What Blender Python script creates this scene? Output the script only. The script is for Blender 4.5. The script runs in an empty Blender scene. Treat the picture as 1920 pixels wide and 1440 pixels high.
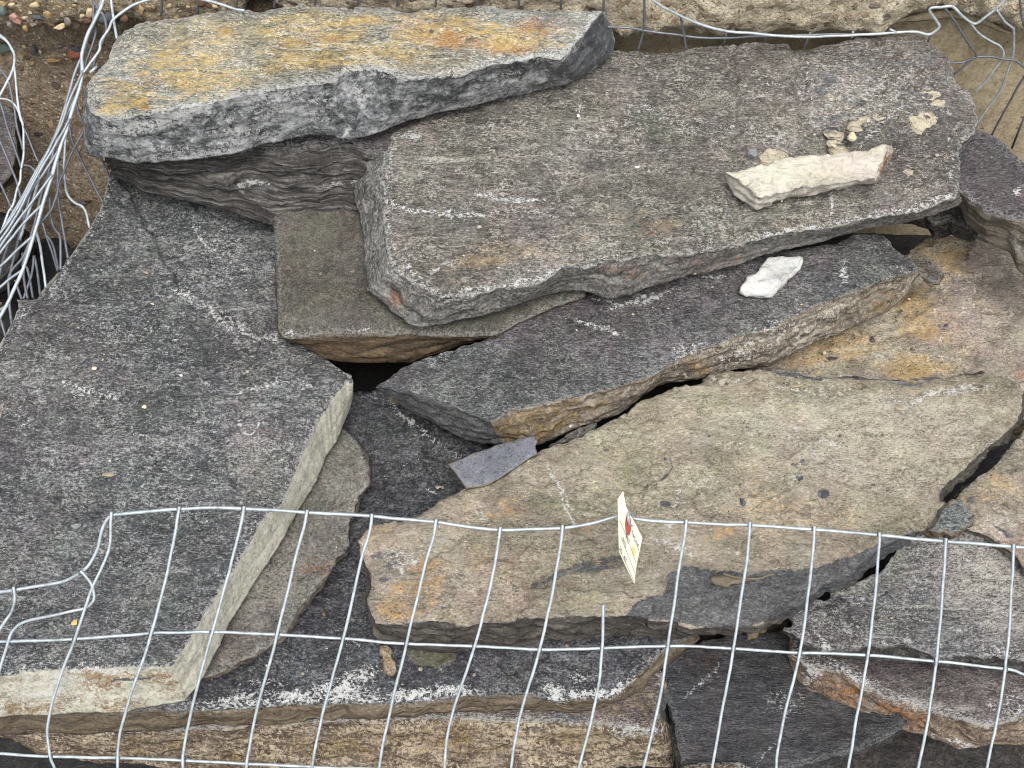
import bpy, math, random
import numpy as np
from mathutils import Vector, Matrix
from mathutils.geometry import delaunay_2d_cdt
R = math.radians
random.seed(7)
scene = bpy.context.scene
COL = scene.collection

# ------------------------------------------------------------------ camera
LENS, SENSOR, DIST, PITCH = 50.0, 36.0, 1.40, 50.0
cam_d = bpy.data.cameras.new('camera'); cam = bpy.data.objects.new('camera', cam_d); COL.objects.link(cam)
cam_d.lens = LENS; cam_d.sensor_width = SENSOR; cam_d.clip_start = 0.01; cam_d.clip_end = 200
F = Vector((0, math.cos(R(PITCH)), -math.sin(R(PITCH))))
RT = Vector((1, 0, 0)); UP = RT.cross(F).normalized()
CAM = -F * DIST
cam.location = CAM; cam.rotation_euler = (R(90 - PITCH), 0, 0)
scene.camera = cam

# ------------------------------------------------------------------ light: overcast day
SUN_EL, SUN_AZ = 60.0, 172.0            # high, from the front
w = bpy.data.worlds.new('World'); scene.world = w; w.use_nodes = True
nt = w.node_tree; nt.nodes.clear()
sky = nt.nodes.new('ShaderNodeTexSky'); sky.sky_type = 'NISHITA'; sky.sun_disc = False
sky.sun_elevation = R(SUN_EL); sky.sun_rotation = R(SUN_AZ); sky.dust_density = 3.0; sky.ozone_density = 0.6
hs = nt.nodes.new('ShaderNodeHueSaturation'); hs.inputs['Saturation'].default_value = 0.22
bg = nt.nodes.new('ShaderNodeBackground'); bg.inputs['Strength'].default_value = 0.13
wo = nt.nodes.new('ShaderNodeOutputWorld')
nt.links.new(sky.outputs[0], hs.inputs['Color']); nt.links.new(hs.outputs[0], bg.inputs[0]); nt.links.new(bg.outputs[0], wo.inputs[0])
sl = bpy.data.lights.new('sun', 'SUN'); sl.energy = 1.2; sl.angle = R(22); sl.color = (1, 0.975, 0.94)
so = bpy.data.objects.new('sun', sl); COL.objects.link(so)
sdir = Vector((math.sin(R(SUN_AZ)) * math.cos(R(SUN_EL)), math.cos(R(SUN_AZ)) * math.cos(R(SUN_EL)), math.sin(R(SUN_EL))))
so.rotation_euler = sdir.to_track_quat('Z', 'Y').to_euler(); so.location = sdir * 5
vs = scene.view_settings; vs.view_transform = 'Standard'; vs.look = 'None'; vs.gamma = 1; vs.use_curve_mapping = False
vs.exposure = 0.66
scene.render.engine = 'CYCLES'
scene.cycles.max_bounces = 6
scene.cycles.pixel_filter_type = 'BLACKMAN_HARRIS'; scene.cycles.filter_width = 1.0
scene.cycles.use_denoising = True
scene.cycles.denoiser = 'OPENIMAGEDENOISE'
scene.cycles.denoising_input_passes = 'RGB_ALBEDO_NORMAL'
scene.cycles.denoising_prefilter = 'ACCURATE'

# ------------------------------------------------------------------ pixel <-> world while laying out
K = SENSOR / LENS / 1920.0
def ray(u, v):
    return (F + RT * ((u - 960) * K) - UP * ((v - 720) * K))
def hit(u, v, p0, n):
    d = ray(u, v); t = (p0 - CAM).dot(n) / d.dot(n)
    return CAM + d * t
def at_depth(u, v, dep):
    return CAM + ray(u, v) * dep
SL = 12.0
N0 = Vector((0, -math.sin(R(SL)), math.cos(R(SL))))
def frame(level, tilt=(0, 0), c=(960, 720)):
    p0 = hit(c[0], c[1], N0 * level, N0)
    n = (Matrix.Rotation(R(tilt[0]), 3, 'X') @ Matrix.Rotation(R(tilt[1]), 3, 'Y')) @ N0
    return p0, n.normalized()
def project(P):                                  # P: (n,3) array -> px
    d = P - np.array(CAM)
    z = d @ np.array(F)
    return 960 + (d @ np.array(RT)) / z / K, 720 - (d @ np.array(UP)) / z / K

# ------------------------------------------------------------------ numpy noise
_rs = np.random.RandomState(11)
_perm = _rs.permutation(256); _perm = np.concatenate([_perm, _perm, _perm])
_g = _rs.normal(size=(256, 3)); _g /= np.linalg.norm(_g, axis=1)[:, None]
def perlin(P):
    P = np.asarray(P, float); i = np.floor(P).astype(int); f = P - i; i = i & 255
    u = f * f * f * (f * (f * 6 - 15) + 10)
    def g(dx, dy, dz):
        h = _perm[_perm[_perm[(i[:, 0] + dx) & 255] + ((i[:, 1] + dy) & 255)] + ((i[:, 2] + dz) & 255)]
        gr = _g[h & 255]
        return gr[:, 0] * (f[:, 0] - dx) + gr[:, 1] * (f[:, 1] - dy) + gr[:, 2] * (f[:, 2] - dz)
    def L(a, b, t): return a + (b - a) * t
    x0 = L(g(0, 0, 0), g(1, 0, 0), u[:, 0]); x1 = L(g(0, 1, 0), g(1, 1, 0), u[:, 0])
    x2 = L(g(0, 0, 1), g(1, 0, 1), u[:, 0]); x3 = L(g(0, 1, 1), g(1, 1, 1), u[:, 0])
    return L(L(x0, x1, u[:, 1]), L(x2, x3, u[:, 1]), u[:, 2])
def fbm(P, sc, octv=4, gain=0.5):
    P = np.asarray(P, float); a, s, r = 1.0, sc, 0
    for k in range(octv):
        r = r + a * perlin(P * s + 17.3 * k); a *= gain; s *= 2.03
    return r
def sstep(a, b, x):
    t = np.clip((x - a) / (b - a), 0, 1); return t * t * (3 - 2 * t)

# ------------------------------------------------------------------ node helpers
def lin(c, k=1.0):
    out = []
    for v in c:
        v = v / 255.0
        out.append((v / 12.92 if v <= 0.04045 else ((v + 0.055) / 1.055) ** 2.4) * k)
    return (*out, 1)
class NT:
    def __init__(s, name):
        s.m = bpy.data.materials.new(name); s.m.use_nodes = True; s.t = s.m.node_tree; s.t.nodes.clear()
        s.out = s.t.nodes.new('ShaderNodeOutputMaterial')
    def new(s, typ): return s.t.nodes.new('ShaderNode' + typ)
    def put(s, sock, v):
        if isinstance(v, bpy.types.NodeSocket): s.t.links.new(v, sock)
        elif v is not None:
            if sock.type == 'RGBA' and isinstance(v, (int, float)): v = (v, v, v, 1)
            sock.default_value = v
    def coord(s): return s.new('TexCoord').outputs['Object']
    def attr(s, n, out='Fac'):
        a = s.new('Attribute'); a.attribute_name = n; return a.outputs[out]
    def sep(s, c):
        a = s.new('SeparateColor'); s.put(a.inputs[0], c); return a.outputs
    def map(s, v, loc=(0, 0, 0), rot=(0, 0, 0), sc=(1, 1, 1)):
        a = s.new('Mapping'); s.put(a.inputs[0], v); a.inputs['Location'].default_value = loc
        a.inputs['Rotation'].default_value = rot; a.inputs['Scale'].default_value = sc; return a.outputs[0]
    def noise(s, v, sc, det=4, rough=0.6, dist=0, out=0):
        a = s.new('TexNoise'); s.put(a.inputs['Vector'], v); a.inputs['Scale'].default_value = sc
        a.inputs['Detail'].default_value = det; a.inputs['Roughness'].default_value = rough
        a.inputs['Distortion'].default_value = dist; return a.outputs[out]
    def voro(s, v, sc, feat='F1', out='Distance'):
        a = s.new('TexVoronoi'); a.feature = feat; s.put(a.inputs['Vector'], v); a.inputs['Scale'].default_value = sc
        return a.outputs[out]
    def math(s, op, a, b=None, c=None, clamp=False):
        n = s.new('Math'); n.operation = op; n.use_clamp = clamp; s.put(n.inputs[0], a)
        if b is not None: s.put(n.inputs[1], b)
        if c is not None: s.put(n.inputs[2], c)
        return n.outputs[0]
    def rng(s, v, a, b, c=0.0, d=1.0, smooth=True):
        n = s.new('MapRange'); n.interpolation_type = 'SMOOTHSTEP' if smooth else 'LINEAR'
        s.put(n.inputs[0], v)
        for i, x in enumerate((a, b, c, d)): n.inputs[i + 1].default_value = x
        return n.outputs[0]
    def mix(s, f, a, b, mode='MIX'):
        n = s.new('Mix'); n.data_type = 'RGBA'; n.blend_type = mode
        s.put(n.inputs[0], f); s.put(n.inputs[6], a); s.put(n.inputs[7], b); return n.outputs[2]
    def ramp(s, f, stops):
        n = s.new('ValToRGB'); e = n.color_ramp.elements
        while len(e) < len(stops): e.new(0.5)
        for k, (p, c) in enumerate(stops): e[k].position = p; e[k].color = c
        s.put(n.inputs[0], f); return n.outputs[0]
    def ridge(s, v, sc, wdt, det=2, dist=1.0, rough=0.5):       # thin curly lines
        n = s.noise(v, sc, det, rough, dist)
        a = s.math('ABSOLUTE', s.math('SUBTRACT', n, 0.5))
        return s.rng(a, 0.0, wdt, 1.0, 0.0)
    def finish(s, col, rough=0.8, spec=0.3, height=None, bdist=0.0008, bstr=1.0, metal=0.0):
        b = s.new('BsdfPrincipled'); s.put(b.inputs['Base Color'], col); s.put(b.inputs['Roughness'], rough)
        b.inputs['Specular IOR Level'].default_value = spec; s.put(b.inputs['Metallic'], metal)
        if height is not None:
            bp = s.new('Bump'); bp.inputs['Strength'].default_value = bstr; bp.inputs['Distance'].default_value = bdist
            s.put(bp.inputs['Height'], height); s.t.links.new(bp.outputs[0], b.inputs['Normal'])
        s.t.links.new(b.outputs[0], s.out.inputs[0]); return s.m

# ------------------------------------------------------------------ stone material
def stone_mat(name, dark=(52, 53, 57), mid=(84, 84, 86), light=(150, 148, 145), tint=(92, 80, 84), tint_amt=0.5,
              ochre=(176, 140, 78), ochre2=(150, 96, 50), grain_ang=0, stretch=2.2, gs=1.0, fleck=0.55,
              side=((62, 54, 46), (104, 88, 68), (150, 132, 104)), side_white=0.15, sspeck=0.5, edge_w=0.5,
              seed=0, bump=1.0, lay=1.0, plain=False, green=(100, 108, 88), crust=0.5, laym=1.0, spk=0.9, patch=1.0, sbump=1.0):
    s = NT(name)
    co = s.coord(); off = (seed * 1.37, seed * 2.11, seed * 0.73)
    P = s.map(co, off, (0, 0, R(grain_ang)), (1, stretch, 1))
    Q = s.map(co, off)
    mk = s.sep(s.attr('mask', 'Color')); mk2 = s.sep(s.attr('mask2', 'Color'))
    ochm, whim, rusm = mk[0], mk[1], mk[2]
    grem, palm, darm = mk2[0], mk2[1], mk2[2]
    sd = s.attr('side'); eg = s.attr('edge')
    big = s.noise(Q, 5, 3, 0.6, 0.4)
    big2 = s.noise(s.map(co, (off[0] + 5, off[1], 3)), 11, 4, 0.6, 0.5)
    mid_n = s.noise(P, 55 * gs, 6, 0.72, 0.3)
    fine = s.noise(P, 400 * gs, 5, 0.72, 0.3)
    fine2 = s.noise(Q, 520, 3, 0.7)
    clump = s.noise(P, 150 * gs, 5, 0.72, 1.0)
    g = s.math('ADD', s.math('MULTIPLY', fine, 0.46), s.math('MULTIPLY', mid_n, 0.18))
    g = s.math('ADD', g, s.math('MULTIPLY', clump, 0.30)); g = s.math('ADD', g, s.math('MULTIPLY', fine2, 0.06))
    g = s.math('ADD', g, s.math('MULTIPLY', s.math('SUBTRACT', big2, 0.5), 0.12))
    if spk != 1.0: g = s.math('ADD', s.math('MULTIPLY', g, spk), 0.5 * (1 - spk))
    # thin cleavage layers: crisp little steps that also shift the tone
    ly = s.math('MULTIPLY', s.noise(P, 17, 7, 0.58, 0.6), 7.0 * laym)
    lf = s.rng(s.math('FRACT', ly), 0.0, 0.12); lt = s.math('ADD', s.math('FLOOR', ly), lf)
    tone = s.noise(s.math('MULTIPLY', s.math('FLOOR', ly), 7.77), 3.1, 0, 0.5)
    g = s.math('ADD', g, s.math('MULTIPLY', s.math('SUBTRACT', tone, 0.5), 0.07))
    top = s.ramp(g, [(0.415, lin(dark, 0.64)), (0.485, lin(mid, 0.84)), (0.545, lin(light, 0.58)), (0.61, lin(light, 1.15))])
    lip_ = s.math('MULTIPLY', s.rng(s.math('FRACT', ly), 0.0, 0.07, 1, 0), s.rng(s.noise(Q, 19, 3), 0.5, 0.62))
    top = s.mix(s.math('MULTIPLY', lip_, 0.62), top, lin(dark, 0.45))
    pt = s.math('ADD', s.math('MULTIPLY', s.noise(P, 9, 4, .6, .8), 0.6), s.math('MULTIPLY', s.noise(s.map(co, (off[1], 2, off[0])), 28, 4, .65, .6), 0.4))
    pv = s.rng(pt, 0.36, 0.64, 1 - .26 * patch, 1 + .26 * patch)
    pc = s.new('CombineColor'); [s.put(pc.inputs[k], pv) for k in range(3)]
    top = s.mix(1.0, top, pc.outputs[0], 'MULTIPLY')
    tn = s.rng(big, 0.42, 0.62)
    tcol = s.mix(1.0, top, tuple(min(2, a / max(1e-3, b)) for a, b in zip(lin(tint)[:3], lin(mid)[:3])) + (1,), 'MULTIPLY')
    top = s.mix(s.math('MULTIPLY', tn, tint_amt), top, tcol)
    hn = s.new('Mix'); hn.data_type = 'RGBA'; hn.blend_type = 'OVERLAY'; hn.inputs[0].default_value = 0.16
    hc = s.noise(s.map(co, (off[2], off[0], 5)), 24, 5, 0.7, 0.6, 1)
    s.put(hn.inputs[6], top); s.put(hn.inputs[7], hc); top = hn.outputs[2]
    # green lichen film and pale worn areas at their own places
    gf = s.rng(s.math('ADD', grem, s.math('MULTIPLY', s.math('SUBTRACT', mid_n, 0.5), 1.4)), 0.3, 0.75)
    gf = s.math('MULTIPLY', gf, s.rng(grem, 0.0, 0.3))
    top = s.mix(s.math('MULTIPLY', gf, 0.38), top, s.mix(fine, lin(green, 0.6), lin(green, 1.5)))
    pf = s.math('MULTIPLY', palm, s.rng(s.math('ADD', fine, s.math('MULTIPLY', mid_n, 0.6)), 0.62, 0.95))
    # iron staining
    on = s.math('ADD', s.math('MULTIPLY', mid_n, 0.35), s.math('ADD', s.math('MULTIPLY', clump, 0.35), s.math('MULTIPLY', s.noise(P, 22, 4, .65, .5), 0.45)))
    of = s.rng(s.math('ADD', s.math('MULTIPLY', ochm, 0.8), s.math('MULTIPLY', s.math('SUBTRACT', on, 0.575), 4.2)), 0.15, 0.85)
    of = s.math('MULTIPLY', of, 0.85)
    of = s.math('MULTIPLY', of, s.rng(ochm, 0.0, 0.2))
    oc = s.ramp(g, [(0.41, lin(ochre, 0.42)), (0.49, lin(ochre, 0.85)), (0.56, lin(ochre, 1.2)), (0.64, lin((214, 200, 168)))])
    top = s.mix(of, top, oc)
    # fine pale curly threads
    t1 = s.ridge(s.map(co, off, (0, 0, R(grain_ang + 12)), (1, stretch * 1.2, 1)), 70 * gs, 0.05, 3, 1.8, 0.55)
    t2 = s.ridge(s.map(co, (off[1], off[0], 1), (0, 0, R(grain_ang - 25)), (1, stretch, 1)), 40 * gs, 0.030, 3, 2.6, 0.55)
    gate = s.math('MULTIPLY', s.rng(s.noise(Q, 26, 4, 0.6), 0.44, 0.58), s.rng(fine2, 0.36, 0.5))
    t3 = s.ridge(s.map(co, (off[2], off[1], 6), (0, 0, R(grain_ang + 60)), (1, 1.3, 1)), 110 * gs, 0.07, 2, 1.4, 0.5)
    gate2 = s.rng(s.noise(s.map(co, (off[2], 3, 1)), 55, 4, 0.65), 0.53, 0.62)
    brk = s.rng(s.math('ADD', s.math('MULTIPLY', fine, .6), s.math('MULTIPLY', clump, .4)), 0.44, 0.56)
    th = s.math('MAXIMUM', s.math('MULTIPLY', s.math('MAXIMUM', t1, t2), gate), s.math('MULTIPLY', t3, gate2)); th = s.math('MULTIPLY', th, brk)
    top = s.mix(s.math('MULTIPLY', th, min(0.95, fleck * 1.15)), top, lin(light, 1.3))
    # long straight scratches
    sc1 = s.ridge(s.map(co, (off[2], off[0], 7), (0, 0, R(grain_ang + 35)), (1, 22, 1)), 5, 0.012, 1, 0.15)
    sc1 = s.math('MULTIPLY', sc1, s.rng(s.noise(Q, 14, 2), 0.50, 0.60))
    sc2 = s.ridge(s.map(co, (off[0], off[2], 3), (0, 0, R(grain_ang - 58)), (1, 18, 1)), 6, 0.010, 1, 0.2)
    sc2 = s.math('MULTIPLY', sc2, s.rng(s.noise(s.map(co, (3, off[0], 1)), 16, 2), 0.52, 0.60))
    sc3 = s.ridge(s.map(co, (off[1], off[2], 9), (0, 0, R(grain_ang + 4)), (1, 26, 1)), 5, 0.014, 1, 0.15)
    sc3 = s.math('MULTIPLY', sc3, s.rng(s.noise(s.map(co, (7, off[1], 4)), 12, 2), 0.52, 0.62))
    sc1 = s.math('MULTIPLY', s.math('MAXIMUM', s.math('MAXIMUM', sc1, sc2), sc3), s.rng(fine, .40, .52))
    top = s.mix(s.math('MULTIPLY', sc1, fleck * 0.8), top, lin(light, 1.1))
    # bright mica and grit flecks
    vd = s.voro(s.map(co, off, (0, 0, R(grain_ang)), (1, 1.7, 1)), 210)
    vf = s.math('MULTIPLY', s.rng(vd, 0.08, 0.2, 1, 0), s.rng(s.noise(Q, 60, 2), 0.56, 0.64))
    top = s.mix(s.math('MULTIPLY', vf, fleck), top, lin(light, 1.4))
    top = s.mix(pf, top, lin((205, 198, 184)))
    # broken faces
    z = s.map(co, off, (0, 0, 0), (14, 14, 330))
    st = s.noise(z, 1.0, 6, 0.65, 0.6)
    z2 = s.map(co, off, (0, 0, 0), (40, 40, 130)); st2 = s.noise(z2, 1.0, 5, 0.7)
    gr = s.noise(Q, 330, 5, 0.8)
    sg = s.math('ADD', s.math('MULTIPLY', st, 0.30 * lay), s.math('ADD', s.math('MULTIPLY', st2, 0.35), s.math('MULTIPLY', gr, 0.65 - 0.30 * lay)))
    if plain:
        sg = s.math('ADD', s.math('MULTIPLY', gr, 0.5), s.math('MULTIPLY', s.noise(s.map(co, off, (0, 0, 0), (60, 60, 60)), 1, 4, .6), 0.5))
    st3 = s.noise(s.map(co, off, (0, 0, 0), (30, 30, 700)), 1.0, 5, 0.75)
    sg = s.math('ADD', s.math('MULTIPLY', sg, 1 - .35 * lay), s.math('MULTIPLY', st3, .35 * lay))
    sc = s.ramp(sg, [(0.41, lin(side[0], .8)), (0.5, lin(side[1])), (0.59, lin(side[2]))])
    cells = s.noise(Q, 270, 4, 0.65, 0.8); cf = s.rng(s.math('ADD', cells, s.math('MULTIPLY', s.math('SUBTRACT', s.noise(Q, 22, 3), .5), 0.5)), 0.52, 0.60)
    sc = s.mix(s.math('MULTIPLY', cf, sspeck), sc, lin(side[2], 1.25))
    rn = s.math('ADD', s.math('MULTIPLY', cells, .55), s.math('MULTIPLY', s.noise(Q, 36, 4, .65), .45))
    ro = s.rng(s.math('ADD', s.math('MULTIPLY', rusm, 0.75), s.math('MULTIPLY', s.math('SUBTRACT', rn, 0.5), 4.5)), 0.2, 0.75)
    ro = s.math('MULTIPLY', ro, .85)
    ro = s.math('MULTIPLY', ro, s.rng(rusm, 0, .2))
    rcol = s.ramp(gr, [(0.38, lin(ochre2, 0.3)), (0.52, lin(ochre2, 0.85)), (0.66, lin(ochre2, 1.35))])
    sc = s.mix(ro, sc, rcol)
    sidef = s.rng(s.math('ADD', sd, s.math('MULTIPLY', s.math('SUBTRACT', mid_n, 0.5), 0.5)), 0.3, 0.62)
    col = s.mix(sidef, top, sc)
    rt = s.math('MULTIPLY', ro, 0.75)
    col = s.mix(s.math('MULTIPLY', rt, s.math('SUBTRACT', 1.0, sidef)), col, rcol)
    # pale bruised edge, whitish crust
    wn = s.math('ADD', s.math('MULTIPLY', cells, 0.5), s.math('MULTIPLY', fine, 0.6))
    ef = s.rng(s.math('ADD', s.math('MULTIPLY', eg, 0.9), s.math('MULTIPLY', s.math('SUBTRACT', wn, 0.55), 4.0)), 0.55, 0.95); ef = s.math('MULTIPLY', ef, s.rng(eg, 0.05, 0.3))
    col = s.mix(s.math('MULTIPLY', ef, edge_w), col, lin((176, 176, 172)))
    wn2 = s.math('ADD', s.math('MULTIPLY', cells, 0.38), s.math('ADD', s.math('MULTIPLY', fine, 0.35), s.math('MULTIPLY', clump, 0.27)))
    wf = s.rng(s.math('ADD', s.math('MULTIPLY', whim, 0.85), s.math('MULTIPLY', s.math('SUBTRACT', wn2, 0.5), 6.0)), 0.38, 0.85)
    wf = s.math('MULTIPLY', wf, s.rng(whim, 0, .3))
    sw = s.math('MULTIPLY', s.math('MULTIPLY', sidef, s.rng(s.noise(Q, 40, 5, .7), 0.53, 0.66)), side_white)
    col = s.mix(s.math('MAXIMUM', wf, sw), col, lin((196, 196, 194)))
    # dark flakes of the dark layer below
    df = s.rng(s.math('ADD', darm, s.math('MULTIPLY', s.math('SUBTRACT', mid_n, 0.5), 0.9)), 0.42, 0.56)
    df = s.math('MULTIPLY', df, s.rng(darm, 0, .2))
    col = s.mix(s.math('MULTIPLY', df, 0.9), col, s.ramp(g, [(0.40, lin((44, 46, 48))), (0.485, lin((74, 76, 79))), (0.55, lin((112, 114, 117))), (0.62, lin((158, 160, 160)))]))
    h = s.math('ADD', s.math('MULTIPLY', mid_n, 1.4), s.math('MULTIPLY', fine, 0.40))
    h = s.math('ADD', h, s.math('MULTIPLY', th, 0.10)); h = s.math('ADD', h, s.math('MULTIPLY', clump, 0.6)); h = s.math('SUBTRACT', h, s.math('MULTIPLY', lt, 0.22)); h = s.math('SUBTRACT', h, s.math('MULTIPLY', lip_, 0.25))
    hs_ = s.math('ADD', s.math('MULTIPLY', st, 1.8 * lay), s.math('ADD', s.math('MULTIPLY', st2, 0.7 + .5 * lay), s.math('ADD', s.math('MULTIPLY', gr, 0.9), s.math('MULTIPLY', st3, 0.8 * lay)))); hs_ = s.math('MULTIPLY', hs_, sbump)
    hh = s.new('Mix'); hh.data_type = 'FLOAT'; s.put(hh.inputs[0], sidef); s.put(hh.inputs[2], h); s.put(hh.inputs[3], hs_)
    return s.finish(col, s.rng(fine, .3, .7, .62, .85), 0.35, hh.outputs[0], 0.0016 * bump, 0.9)

# ------------------------------------------------------------------ object bookkeeping
def tag(o, label, cat, group=None, kind=None):
    o['label'] = label; o['category'] = cat
    if group: o['group'] = group
    o['kind'] = kind or 'thing'
    return o
def link(name, me, mat=None, parent=None):
    o = bpy.data.objects.new(name, me); COL.objects.link(o)
    if mat and me is not None: me.materials.append(mat)
    if parent: o.parent = parent; o.matrix_parent_inverse = parent.matrix_world.inverted()
    return o

CH = {'ochre': 0, 'white': 1, 'rust': 2, 'green': 3, 'pale': 4, 'dark': 5}
def subdivide(pts, step):
    out = []; n = len(pts)
    for i in range(n):
        a, b = pts[i], pts[(i + 1) % n]
        L = math.hypot(b[0] - a[0], b[1] - a[1]); k = max(1, int(L / step + 0.5))
        for j in range(k):
            t = j / k; out.append([a[m] + (b[m] - a[m]) * t for m in range(len(a))])
    return np.array(out)

def slab(name, pts, p0, n, t, mat, label=None, cat='stone', group=None, step=0.0026, jag=1.0, rough=1.0, terr=1.0,
         blobs=(), cuts=(), bevel=1.0, seed=0, parent=None, strata=1.0, edge_len=0.009, inset=0.0, wave=1.0, xax=None, srough=None):
    """A broken slab: upper face traced as (x, y[, x_low, y_low]) on the plane (p0, n), lower face on the plane t below."""
    n = n.normalized()
    xa = (xax or Vector((1, 0, 0))); xa = (xa - n * xa.dot(n)).normalized(); ya = n.cross(xa)
    c = Vector((0, 0, 0)); T = []
    for p in pts: T.append(hit(p[0], p[1], p0, n)); c += T[-1]
    c /= len(pts)
    M = Matrix((xa, ya, n)).transposed().to_4x4(); M.translation = c
    Mi = M.inverted()
    cen = Vector((0, 0))
    loc = []
    for p, P in zip(pts, T):
        q = Mi @ P
        if len(p) > 2:
            b = Mi @ hit(p[2], p[3], p0 - n * t, n); loc.append([q.x, q.y, b.x, b.y])
        else:
            l = math.hypot(q.x, q.y) or 1
            loc.append([q.x, q.y, q.x * (1 - inset / l), q.y * (1 - inset / l)])
    ar = sum(loc[i][0] * loc[(i + 1) % len(loc)][1] - loc[(i + 1) % len(loc)][0] * loc[i][1] for i in range(len(loc)))
    if ar < 0: loc.reverse()
    O = subdivide(loc, step)
    m = len(O)
    sx = seed * 3.71
    nx = np.roll(O[:, 1], -1) - np.roll(O[:, 1], 1); ny = -(np.roll(O[:, 0], -1) - np.roll(O[:, 0], 1))
    ln = np.hypot(nx, ny) + 1e-9; nx /= ln; ny /= ln
    P3 = np.c_[O[:, 0], O[:, 1], np.full(m, sx)]
    P3b = np.c_[O[:, 2], O[:, 3], np.full(m, sx + 9)]
    dj = (fbm(P3, 28, 3) * 0.0022 + fbm(P3, 130, 3, .6) * 0.0016) * jag
    db = (fbm(P3b, 24, 3) * 0.0025 + fbm(P3b, 110, 3, .6) * 0.0016) * jag
    tx, ty = O[:, 0] + nx * dj, O[:, 1] + ny * dj
    bx, by = O[:, 2] + nx * db, O[:, 3] + ny * db
    # interior grid of the upper face
    x0, x1, y0, y1 = tx.min(), tx.max(), ty.min(), ty.max()
    gx, gy = np.meshgrid(np.arange(x0, x1, step), np.arange(y0, y1, step * 0.9))
    gx[::2] += step * 0.5
    G = np.c_[gx.ravel(), gy.ravel()]; G += (_rs.rand(*G.shape) - .5) * step * 0.35
    ins = np.zeros(len(G), bool)
    for i in range(m):
        xa1, ya1, xb1, yb1 = tx[i], ty[i], tx[(i + 1) % m], ty[(i + 1) % m]
        if ya1 == yb1: continue
        cond = ((ya1 > G[:, 1]) != (yb1 > G[:, 1])) & (G[:, 0] < (xb1 - xa1) * (G[:, 1] - ya1) / (yb1 - ya1) + xa1)
        ins ^= cond
    G = G[ins]
    def dist(Q):
        d = np.full(len(Q), 1e9)
        for i0 in range(0, len(Q), 4000):
            q = Q[i0:i0 + 4000]
            d[i0:i0 + 4000] = np.sqrt(((q[:, None, 0] - tx[None]) ** 2 + (q[:, None, 1] - ty[None]) ** 2).min(1))
        return d
    dg = dist(G); G = G[dg > step * 0.6]; dg = dg[dg > step * 0.6]
    verts2 = [Vector((a, b)) for a, b in zip(tx, ty)] + [Vector((a, b)) for a, b in G]
    res = delaunay_2d_cdt(verts2, [(i, (i + 1) % m) for i in range(m)], [], 1, 1e-7)
    V2, Fc = res[0], res[2]; orig = res[3]
    V2 = np.array([(v.x, v.y) for v in V2]); nv = len(V2)
    idx = np.full(m, -1)
    for k, o_ in enumerate(orig):
        for q in o_:
            if q < m: idx[q] = k
    bad = idx < 0
    d = dist(V2)
    Pz = np.c_[V2, np.full(nv, sx + 2)]
    z = fbm(Pz, 5, 3) * 0.0045 * wave + fbm(Pz, 24, 3) * 0.0012 * rough + fbm(Pz, 90, 3, .6) * 0.0007 * rough
    tq = fbm(Pz * [1, 1.5, 1], 7, 5, .55) * 3.2; fr = tq - np.floor(tq)
    z += (np.floor(tq) + sstep(0.40, 0.52, fr) - tq * 0.35) * 0.0016 * terr
    tq = fbm(Pz * [1, 1.4, 1] + 31, 22, 4, .6) * 2.2; fr = tq - np.floor(tq)
    z += (np.floor(tq) + sstep(0.42, 0.52, fr) - tq) * 0.0009 * terr
    for cut in cuts:                                     # areas where a layer has flaked off: ('poly', pts, depth, softness)
        poly = [Mi @ hit(a, b, p0, n) for a, b in cut[0]]
        PX = np.array([(v.x, v.y) for v in poly]); kx = len(PX); inn = np.zeros(nv, bool); dm = np.full(nv, 1e9)
        for i in range(kx):
            a, b = PX[i], PX[(i + 1) % kx]
            cond = ((a[1] > V2[:, 1]) != (b[1] > V2[:, 1])) & (V2[:, 0] < (b[0] - a[0]) * (V2[:, 1] - a[1]) / (b[1] - a[1] + 1e-12) + a[0])
            inn ^= cond
            ab = b - a; tt = np.clip(((V2 - a) @ ab) / (ab @ ab + 1e-12), 0, 1)
            dm = np.minimum(dm, np.hypot(*(V2 - (a + tt[:, None] * ab)).T))
        sdv = np.where(inn, dm, -dm) + fbm(Pz, 60, 4, .6) * 0.006
        z -= cut[1] * sstep(-cut[2], cut[2], sdv)
    er = np.exp(-(d / (0.0045 * bevel + 1e-6)) ** 1.3)
    z -= er * 0.0028 * bevel * (0.7 + 1.2 * np.clip(fbm(Pz, 40, 2) + .3, 0, 1)) * min(1, t / 0.03)
    z = np.maximum(z, -t * 0.6 + 0.001) if t < 0.01 else z
    V = [np.c_[V2, z]]
    side = [np.exp(-d / 0.0022) * 0.35]
    edge = [np.exp(-d / edge_len)]
    faces = [tuple(f) for f in Fc]
    ringn = max(2, int(t / 0.0017)); ringn = min(ringn, 36)
    if bad.any():
        for q in np.where(bad)[0]: idx[q] = int(np.argmin(np.hypot(V2[:, 0] - tx[q], V2[:, 1] - ty[q])))
    prev = list(idx); ztop = z[idx]; base = nv
    for k in range(1, ringn + 1):
        f = k / ringn
        X = tx + (bx - tx) * f; Y = ty + (by - ty) * f; Z = ztop * (1 - f) - t * f
        tap = math.sin(math.pi * min(1, f)) ** 0.5 if f < 1 else 0.15
        Pq = np.c_[X, Y, Z + sx]
        zl = np.floor(Pq[:, 2] / 0.0042 + fbm(Pq * [1, 1, .2], 14, 3) * 2.2)
        o = (perlin(np.c_[Pq[:, 0] * 26, Pq[:, 1] * 26, zl * 7.713]) * 0.0062 + perlin(np.c_[Pq[:, 0] * 80, Pq[:, 1] * 80, zl * 3.37]) * 0.0022) * strata
        o += perlin(Pq * [16, 16, 170]) * 0.0012 * strata
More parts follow.
